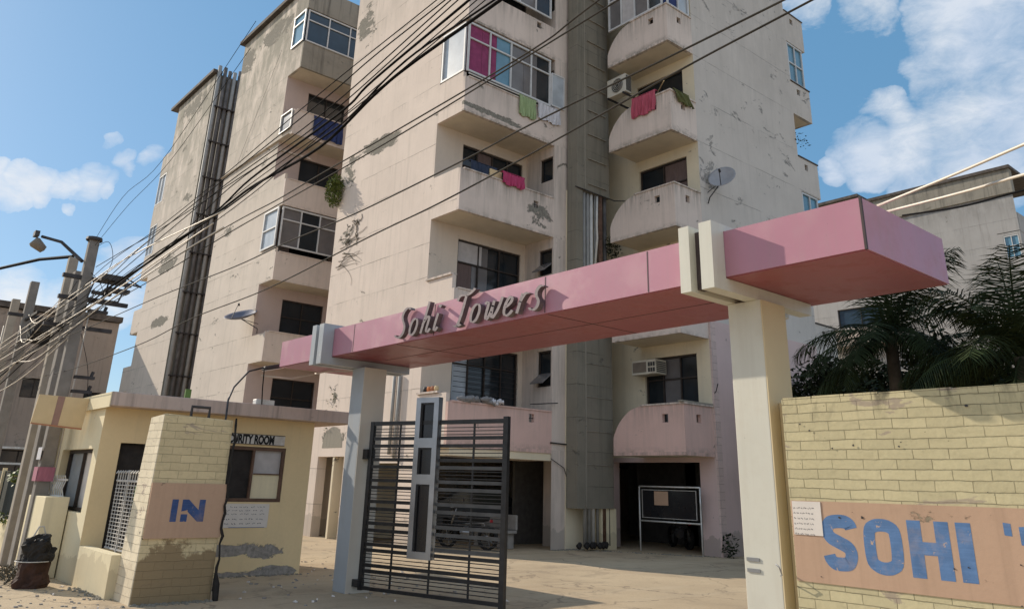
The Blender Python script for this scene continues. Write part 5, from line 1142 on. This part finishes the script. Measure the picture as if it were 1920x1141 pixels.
def motorcycle(o, ang, label):
    e = empty('motorcycle', o, label, 'motorcycle', 'motorcycles in the courtyard'); Rm = Matrix.Rotation(ang, 3, 'Z'); T = lambda p: Rm @ Vector(p)+Vector(o)
    for y in (-.62, .62):
        q = Rm @ Matrix.Rotation(R(90), 3, 'Y')
        t_ = MB().lathe([(.24, -.05), (.29, -.05), (.3, 0), (.29, .05), (.24, .05), (.24, -.05)], T((0, y, .3)), 20, tilt=q).build('wheel', M['rubber'], e, smooth=True)
        sp = MB().lathe([(.02, -.04), (.06, -.03), (.06, .03), (.02, .04)], T((0, y, .3)), 10, tilt=q)
        for k in range(10): a = k*math.pi/5; sp.tube([T((0, y, .3)), T((0, y+.25*math.cos(a), .3+.25*math.sin(a)))], .006, 4)
        sp.build('spokes', M['chrome'], t_)
    MB().tube([T((0, -.05, .78)), T((0, .12, .82)), T((0, .3, .78))], [.07, .13, .07], 10).build('tank', M['car'], e, smooth=True)
    MB().tube([T((0, -.62, .80)), T((0, -.3, .76)), T((0, 0, .76))], [.09, .11, .09], 8).build('seat', M['rubber'], e, smooth=True)
    MB().tube([T((0, .62, .3)), T((0, .42, .85)), T((0, .38, 1.0))], .025, 6).tube([T((-.3, .36, 1.02)), T((0, .4, 1.0)), T((.3, .36, 1.02))], .014, 6).tube([T((.28, .36, 1.02)), T((.34, .4, 1.16))], .006, 4).tube([T((0, .3, .6)), T((0, -.5, .65)), T((0, -.62, .3))], .02, 6).tube([T((.1, -.7, .25)), T((.12, 0, .28)), T((.1, .15, .45))], .03, 7).build('frame', M['chrome'], e, smooth=True)
    MB().box(-.1, .1, -.15, .2, .25, .6); mb = MB(); mb.tube([T((0, -.12, .42)), T((0, .05, .42)), T((0, .18, .4))], [.12, .16, .1], 8); mb.build('engine', M['steel'], e)
    MB().lathe([(0, .02), (.085, .02), (.09, -.03), (.04, -.1)], T((0, .5, .88)), 12, tilt=Rm @ Matrix.Rotation(R(-90), 3, 'X')).build('headlight', M['chrome'], e, smooth=True)
    MB().lathe([(0, .02), (.045, .02), (.05, -.02)], T((0, -.72, .7)), 10, tilt=Rm @ Matrix.Rotation(R(90), 3, 'X')).build('tail_light', M['red'], e)
    for s_ in (-1, 1): MB().lathe([(0, .0), (.06, .0), (.06, .02), (0, .02)], T((s_*.34, .4, 1.2)), 10, tilt=Rm @ Matrix.Rotation(R(90), 3, 'X')).build('mirror', M['chrome'], e)
    return e
motorcycle((-17.6, 13.8, 0), R(110), 'motorcycle seen through the right half of the gate leaf')
motorcycle((-15.6, 20.2, 0), R(60), 'motorcycle in the dark opening left behind the notice board')
db = empty('dustbin', (-21.9, 13.4, 0), 'dark green dustbin inside the doorway left of the silver pillar', 'bin')
MB().lathe([(0, 0), (.2, 0), (.24, .7), (.25, .72)], (-21.75, 12.9, 0), 14).build('body', M['binm'], db, smooth=True); MB().lathe([(.26, .7), (.26, .74), (.1, .8), (0, .8)], (-21.75, 12.9, 0), 14).build('lid', M['binm'], db, smooth=True)
random.seed(31); sb = MB()
for k in range(9):
    c = Vector((-15.9+random.uniform(-.15, .15), 16.35+k*.12+random.uniform(-.05, .05), .09)); sb.tube([c, c+Vector((.05, .05, .05)), c+Vector((.12, -.02, -.02))], [.05, .09, .03], 7)
tag(sb.build('rubbish_heap', M['tar']), 'small heap of black rubbish below the duct pipes', 'rubbish')
bw = tag(MB().box(-40, -39.7, 18, 40, 0, 2.2).build('compound_wall', M['orangewall']), 'orange compound wall glimpsed through the parking floor', 'wall')

# ================================================================== vegetation behind the wall
def palm(base, h, nf, L, label, seed):
    random.seed(seed); e = empty('palm_tree', base, label, 'palm', 'palms behind the yellow wall'); b = Vector(base)
    MB().tube([b, b+Vector((.05, .03, h*.5)), b+Vector((.1, 0, h))], [.2, .15, .13], 10).build('trunk', M['bark'], e, smooth=True)
    top = b+Vector((.1, 0, h)); mb = MB()
    for k in range(nf):
        az = k*2.399+random.uniform(-.2, .2); el = random.uniform(-.3, 1.35); l = L*random.uniform(.8, 1.1)
        dr = Vector((math.cos(az)*math.cos(el), math.sin(az)*math.cos(el), math.sin(el))); p = top.copy(); pts = [p.copy()]; n = 14
        for j in range(n):
            dr = (dr+Vector((0, 0, -.045-.11*j/n))).normalized(); p = p+dr*l/n; pts.append(p.copy())
        mb.tube(pts, [.025*(1-j/(n+1)) + .004 for j in range(n+1)], 4)
        for j in range(2, n+1):
            for q in range(4):
                t = q/4; pp = pts[j-1].lerp(pts[j], t); d = (pts[j]-pts[j-1]).normalized(); side = d.cross(Vector((0, 0, 1))).normalized()
                ll = l*.34*math.sin(math.pi*min(1, (j+t)/(n+1.5)))**.6+.05
                for s_ in (-1, 1):
                    dd = (side*s_+d*.65+Vector((0, 0, -.3+random.uniform(-.35, .3)))).normalized()
                    mid = pp+dd*ll*.55; tip = pp+dd*ll+Vector((0, 0, -random.uniform(.05, .4)*ll)); wv = d*.013
                    mb.quad(pp-wv, pp+wv, mid+wv, mid-wv); mb.quad(mid-wv, mid+wv, tip)
    mb.build('crown', M['palm'], e, fixn=False)
palm((-7.9, 18.0, 0), 5.0, 24, 2.3, 'palm whose crown rises just right of the canopy end', 1)
palm((-5.2, 17.4, 0), 4.2, 26, 2.5, 'palm with arching fronds at the right edge of the picture', 2)
palm((-3.9, 19.8, 0), 4.6, 24, 2.3, 'palm set back behind the other two, near the right edge', 3)
def tree(base, h, cr, rad, n, label, seed, sz=.2):
    random.seed(seed); e = empty('tree', base, label, 'tree', 'dark trees behind the yellow wall'); b = Vector(base)
    t_ = MB().tube([b, b+Vector((.1, 0, h*.5)), b+Vector((0, .1, h))], [.16, .12, .06], 8)
    for k in range(6): a = random.uniform(0, 6.3); t_.tube([b+Vector((.05, 0, h*.5)), b+Vector((math.cos(a)*rad[0]*.5, math.sin(a)*rad[1]*.5, h*.9)), b+Vector((math.cos(a)*rad[0]*.9, math.sin(a)*rad[1]*.9, h*1.05))], [.06, .035, .015], 5)
    t_.build('trunk', M['bark'], e); mb = MB(); c0 = Vector((b.x, b.y, cr))
    for k in range(16):
        random.seed(seed*50+k); o_ = Vector((random.uniform(-.8, .8)*rad[0], random.uniform(-.8, .8)*rad[1], random.uniform(-.8, .75)*rad[2])); rr = random.uniform(.35, .55)
        foliage(mb, c0+o_, (rad[0]*rr, rad[1]*rr, rad[2]*rr), n//16, sz, seed*77+k)
    mb.build('crown', M['leaf_dark'], e, fixn=False)
for k, (x, y, c, r_, lb) in enumerate(((-11.2, 22.5, 3.3, 2.0, 'dark bushy tree directly right of the pink wing'), (-8.6, 21.0, 3.0, 1.9, 'dark bushy tree below the leftmost palm'), (-6.6, 20.5, 3.3, 2.0, 'dark bushy tree beneath the middle palm'), (-4.2, 19.5, 3.4, 2.0, 'dark bushy tree at the right edge under the fronds'), (-2.6, 20.5, 3.6, 2.2, 'dark bushy tree farthest right behind the wall'))):
    tree((x, y, 0), 3.0, c, (r_, r_*.8, 1.95), 15000, lb, 40+k)
tk = tag(MB().box(-6.2, -5.1, 11.6, 12.2, 0, 3.02).build('shed', M['grimy'], None, bevel=.08), 'olive shed roof peeping over the yellow wall beside the right wing', 'shed')

# ================================================================== overhead cables (each strung between the poles and a pole past the right edge)
def cable(pts, r_, mat, label, group):
    p = [Vector(q) for q in pts]; out = []
    P = [p[0]*2-p[1]]+p+[p[-1]*2-p[-2]]
    for i in range(1, len(P)-2):
        for k in range(6):
            t = k/6; a, b, c, d = P[i-1], P[i], P[i+1], P[i+2]
            out.append(.5*((2*b)+(c-a)*t+(2*a-5*b+4*c-d)*t*t+(3*b-a-3*c+d)*t**3))
    out.append(p[-1]); o = MB().tube(out, r_, 6).build('overhead_cable', M[mat], None, smooth=True); return tag(o, label, 'cable', group)
CABLES = [
 ([(-1.91, 3.0, 5.33), (-4.41, 3.0, 5.19), (-5.46, 3.0, 5.13), (-6.42, 3.0, 5.03), (-8.71, 3.0, 4.88), (-11.76, 3.0, 4.65), (-14.06, 3.0, 4.41), (-21.55, 3.0, 4.03), (-23.05, 3.0, 3.95)], 0.006, 'cable', 'outermost thin black cable of the bundle, highest where it crosses the towers', 'black cables in the bundle'),
 ([(-1.99, 3.1, 5.6), (-4.47, 3.1, 5.27), (-6.6, 3.1, 4.99), (-8.9, 3.1, 4.9), (-11.02, 3.1, 4.73), (-14.68, 3.1, 4.39), (-21.93, 3.1, 3.85), (-23.43, 3.1, 3.74)], 0.006, 'cable', 'thin black cable just inside the upper left edge of the bundle', 'black cables in the bundle'),
 ([(-1.95, 3.15, 5.63), (-4.43, 3.15, 5.28), (-6.69, 3.15, 4.96), (-8.93, 3.15, 4.87), (-11.95, 3.15, 4.45), (-22.1, 3.15, 3.75), (-23.6, 3.15, 3.65)], 0.006, 'cable', 'thin black cable third from the upper left edge of the bundle', 'black cables in the bundle'),
 ([(-1.88, 3.2, 5.54), (-4.36, 3.2, 5.26), (-5.78, 3.2, 5.1), (-6.18, 3.2, 5.0), (-6.78, 3.2, 4.95), (-8.43, 3.2, 4.86), (-9.49, 3.2, 4.69), (-11.86, 3.2, 4.53), (-15.22, 3.2, 4.35), (-22.09, 3.2, 3.51), (-23.58, 3.2, 3.33)], 0.012, 'cable', 'thick black cable, third of the bundle counted from its upper left side', 'black cables in the bundle'),
 ([(-1.4, 3.1, 5.03), (-3.9, 3.1, 4.99), (-5.09, 3.1, 4.97), (-5.97, 3.1, 4.76), (-6.54, 3.1, 4.71), (-7.46, 3.1, 4.66), (-9.01, 3.1, 4.55), (-11.08, 3.1, 4.51), (-14.34, 3.1, 4.38), (-22.79, 3.1, 4.51), (-24.29, 3.1, 4.53)], 0.009, 'cable', 'thick black cable running second from the lower right side of the bundle', 'black cables in the bundle'),
 ([(-1.57, 3.3, 5.29), (-4.07, 3.3, 5.17), (-5.36, 3.3, 5.11), (-5.94, 3.3, 5.03), (-6.94, 3.3, 4.82), (-8.5, 3.3, 4.84), (-9.19, 3.3, 4.8), (-10.41, 3.3, 4.71), (-13.24, 3.3, 4.55), (-15.98, 3.3, 4.33), (-23.06, 3.3, 3.78), (-24.56, 3.3, 3.66)], 0.015, 'cable', 'thickest black cable along the lower right edge of the bundle', 'black cables in the bundle'),
 ([(-1.77, 3.2, 5.56), (-4.25, 3.2, 5.21), (-6.17, 3.2, 4.94), (-7.21, 3.2, 4.79), (-8.36, 3.2, 4.64), (-10.71, 3.2, 4.46), (-14.72, 3.2, 4.13), (-21.83, 3.2, 3.31), (-23.32, 3.2, 3.14)], 0.005, 'cable', 'thin black cable looping low between two thick ones of the bundle', 'black cables in the bundle'),
 ([(-2.01, 3.0, 5.39), (-4.51, 3.0, 5.25), (-6.45, 3.0, 5.14), (-8.6, 3.0, 4.95), (-10.92, 3.0, 4.8), (-13.58, 3.0, 4.73), (-16.69, 3.0, 4.38), (-21.96, 3.0, 4.34), (-23.46, 3.0, 4.33)], 0.005, 'cable', 'thin black cable highest of all where it crosses the second tower', 'black cables in the bundle'),
 ([(-1.73, 3.25, 5.5), (-4.21, 3.25, 5.21), (-6.33, 3.25, 4.96), (-8.54, 3.25, 4.84), (-10.94, 3.25, 4.63), (-13.1, 3.25, 4.6), (-16.97, 3.25, 4.35), (-23.58, 3.25, 4.41), (-25.08, 3.25, 4.42)], 0.005, 'cable', 'thin black cable squeezed between the two thickest of the bundle', 'black cables in the bundle'),
 ([(0.92, 3.25, 4.09), (-1.57, 3.25, 3.9), (-2.36, 3.25, 3.84), (-3.61, 3.25, 3.71), (-4.66, 3.25, 3.62), (-5.67, 3.25, 3.57), (-7.68, 3.25, 3.44), (-9.77, 3.25, 3.42), (-11.99, 3.25, 3.31), (-16.78, 3.25, 3.32), (-22.53, 3.25, 3.61), (-24.03, 3.25, 3.69)], 0.006, 'cable_mid', 'mid-toned cable sagging lowest, crossing in front of the cream walls to the left edge', 'pale cables fanning from the poles'),
 ([(0.83, 3.15, 3.97), (-1.67, 3.15, 3.9), (-2.43, 3.15, 3.88), (-3.5, 3.15, 3.86), (-4.25, 3.15, 3.82), (-5.77, 3.15, 3.78), (-7.1, 3.15, 3.8), (-8.38, 3.15, 3.79), (-10.88, 3.15, 3.85), (-15.0, 3.15, 3.89), (-22.47, 3.15, 4.03), (-23.97, 3.15, 4.06)], 0.006, 'cable_mid', 'thin cable running from the top right corner of the right wing down to the poles', 'thin cables crossing the nearest tower'),
 ([(-0.38, 3.1, 4.83), (-2.85, 3.1, 4.47), (-3.46, 3.1, 4.38), (-5.0, 3.1, 4.34), (-6.45, 3.1, 4.32), (-7.36, 3.1, 4.3), (-8.52, 3.1, 4.31), (-10.94, 3.1, 4.26), (-14.63, 3.1, 4.11), (-22.4, 3.1, 4.21), (-23.9, 3.1, 4.23)], 0.006, 'cable_mid', 'thin cable leaving the top edge left of the duct and crossing the lit wall', 'thin cables crossing the nearest tower'),
 ([(-0.29, 3.2, 4.61), (-2.79, 3.2, 4.48), (-3.57, 3.2, 4.44), (-4.85, 3.2, 4.38), (-6.23, 3.2, 4.34), (-8.69, 3.2, 4.3), (-11.23, 3.2, 4.21), (-15.41, 3.2, 4.14), (-22.75, 3.2, 4.01), (-24.25, 3.2, 3.98)], 0.006, 'cable_mid', 'thin cable leaving the top edge above the duct, just under its twin', 'thin cables crossing the nearest tower'),
 ([(-8.7, 3.05, 4.5), (-12.32, 3.05, 4.67), (-14.74, 3.05, 4.64), (-22.4, 3.05, 4.45), (-23.9, 3.05, 4.41)], 0.008, 'cable_pale', 'uppermost pale cable of the fan at the left edge', 'pale cables fanning from the poles'),
 ([(-9.14, 3.1, 4.46), (-11.01, 3.1, 4.38), (-13.62, 3.1, 4.25), (-22.21, 3.1, 4.07), (-23.71, 3.1, 4.04)], 0.008, 'cable_pale', 'second pale cable of the fan from its top', 'pale cables fanning from the poles'),
 ([(-8.91, 3.15, 4.37), (-10.5, 3.15, 4.33), (-13.61, 3.15, 4.18), (-16.2, 3.15, 3.99), (-22.17, 3.15, 3.8), (-23.67, 3.15, 3.75)], 0.008, 'cable_pale', 'third pale cable of the fan from its top', 'pale cables fanning from the poles'),
 ([(-11.31, 3.0, 4.69), (-14.44, 3.0, 4.52), (-17.16, 3.0, 4.42), (-21.88, 3.0, 4.28), (-23.38, 3.0, 4.24)], 0.007, 'cable_pale', 'short pale cable starting above the street lamp pole', 'pale cables fanning from the poles'),
 ([(-12.54, 3.2, 4.41), (-15.5, 3.2, 4.24), (-19.24, 3.2, 4.08), (-22.23, 3.2, 3.62), (-23.71, 3.2, 3.39)], 0.007, 'cable_pale', 'lowest pale cable of the fan at the left edge', 'pale cables fanning from the poles'),
 ([(-9.35, 3.3, 7.45), (-12.55, 3.3, 6.37), (-14.63, 3.3, 6.27), (-16.46, 3.3, 5.64)], 0.004, 'cable', 'thin wire rising from the pole tops, left of its twin in the sky', 'wires rising from the pole tops'),
 ([(-9.39, 3.3, 7.05), (-12.11, 3.3, 6.23), (-14.14, 3.3, 5.99), (-15.98, 3.3, 5.65)], 0.004, 'cable', 'thin wire rising from the pole tops, right of its twin in the sky', 'wires rising from the pole tops'),
 ([(-8.29, 3.3, 5.08), (-11.99, 3.3, 5.07), (-13.59, 3.3, 5.11), (-15.53, 3.3, 5.15)], 0.006, 'cable', 'dark wire climbing from the pole crossarm in front of the far tower', 'wires rising from the pole tops'),
 ([(-2.99, 7.0, 4.13), (-2.18, 6.5, 4.05), (-1.5, 6.0, 3.96), (-0.3, 5.12, 3.8)], 0.012, 'cable_pale', 'upper pale cable running from the canopy end to the right edge', 'cables leaving the canopy end'),
 ([(-3.04, 7.3, 4.16), (-2.22, 6.8, 4.0), (-1.61, 6.3, 3.85), (-0.47, 5.37, 3.57)], 0.012, 'cable_pale', 'lower pale cable running from the canopy end to the right edge', 'cables leaving the canopy end'),
 ([(-3.02, 7.6, 4.19), (-2.4, 7.3, 4.05), (-1.81, 7.0, 3.97), (-0.48, 6.33, 3.79)], 0.009, 'cable', 'thin dark cable below the two pale ones at the right edge', 'cables leaving the canopy end'),
]
for _c in CABLES: cable(*_c)

LOOSE = [([(-16.1, 3.3, 5.6), (-15.9, 3.5, 5.75), (-15.75, 3.6, 5.4), (-15.9, 3.55, 5.05)], 'cable', 'thin wire loop arching off the top of the tallest pole'),
 ([(-16.1, 3.3, 5.2), (-15.8, 3.5, 4.9), (-15.75, 3.6, 4.5), (-16.05, 3.45, 4.3)], 'cable', 'slack wire loop right of the crossarms on the tallest pole'),
 ([(-16.3, 3.2, 5.0), (-16.7, 3.1, 4.6), (-17.3, 3.2, 4.9)], 'cable', 'slack wire hanging between the tallest pole and the pale pole'),
 ([(-17.6, 3.3, 5.0), (-19.3, 3.2, 4.6), (-21.3, 3.3, 5.1)], 'cable_pale', 'pale wire hanging between the pale pole and the thinner far pole'),
 ([(-17.6, 3.2, 4.7), (-19.6, 3.1, 4.2), (-21.3, 3.2, 4.8)], 'cable_pale', 'lower pale wire hanging between the pale pole and the thinner far pole'),
 ([(-16.1, 3.25, 4.5), (-18.0, 3.1, 4.1), (-21.3, 3.2, 4.4), (-25.5, 3.2, 4.0)], 'cable_pale', 'pale wire running left from the middle of the tallest pole'),
 ([(-16.1, 3.35, 4.2), (-18.0, 3.1, 3.7), (-21.3, 3.2, 3.9), (-25.5, 3.2, 3.6)], 'cable_pale', 'pale wire running left just below the middle of the tallest pole'),
 ([(-16.1, 3.2, 3.9), (-19.0, 3.0, 3.3), (-25.5, 3.0, 3.1)], 'cable_pale', 'lowest slack pale wire running left from the tallest pole'),
 ([(-16.9, 3.3, 4.9), (-16.6, 3.4, 4.3), (-16.2, 3.35, 4.4)], 'cable', 'black wire tangle between the squat pole and the tallest pole'),
 ([(-16.05, 3.4, 4.0), (-15.95, 3.6, 3.4), (-16.0, 3.7, 2.9)], 'cable', 'thin wire dangling down the right side of the tallest pole'),
 ([(-30.2, 12.0, 19.6), (-33.4, 12.0, 15.2), (-33.2, 12.0, 14.9)], 'cable', 'thin wire running down the wall of the second tower')]
for _p, _m, _l in LOOSE: cable(_p, .005 if _m == 'cable' else .007, _m, _l, 'loose wires around the poles')
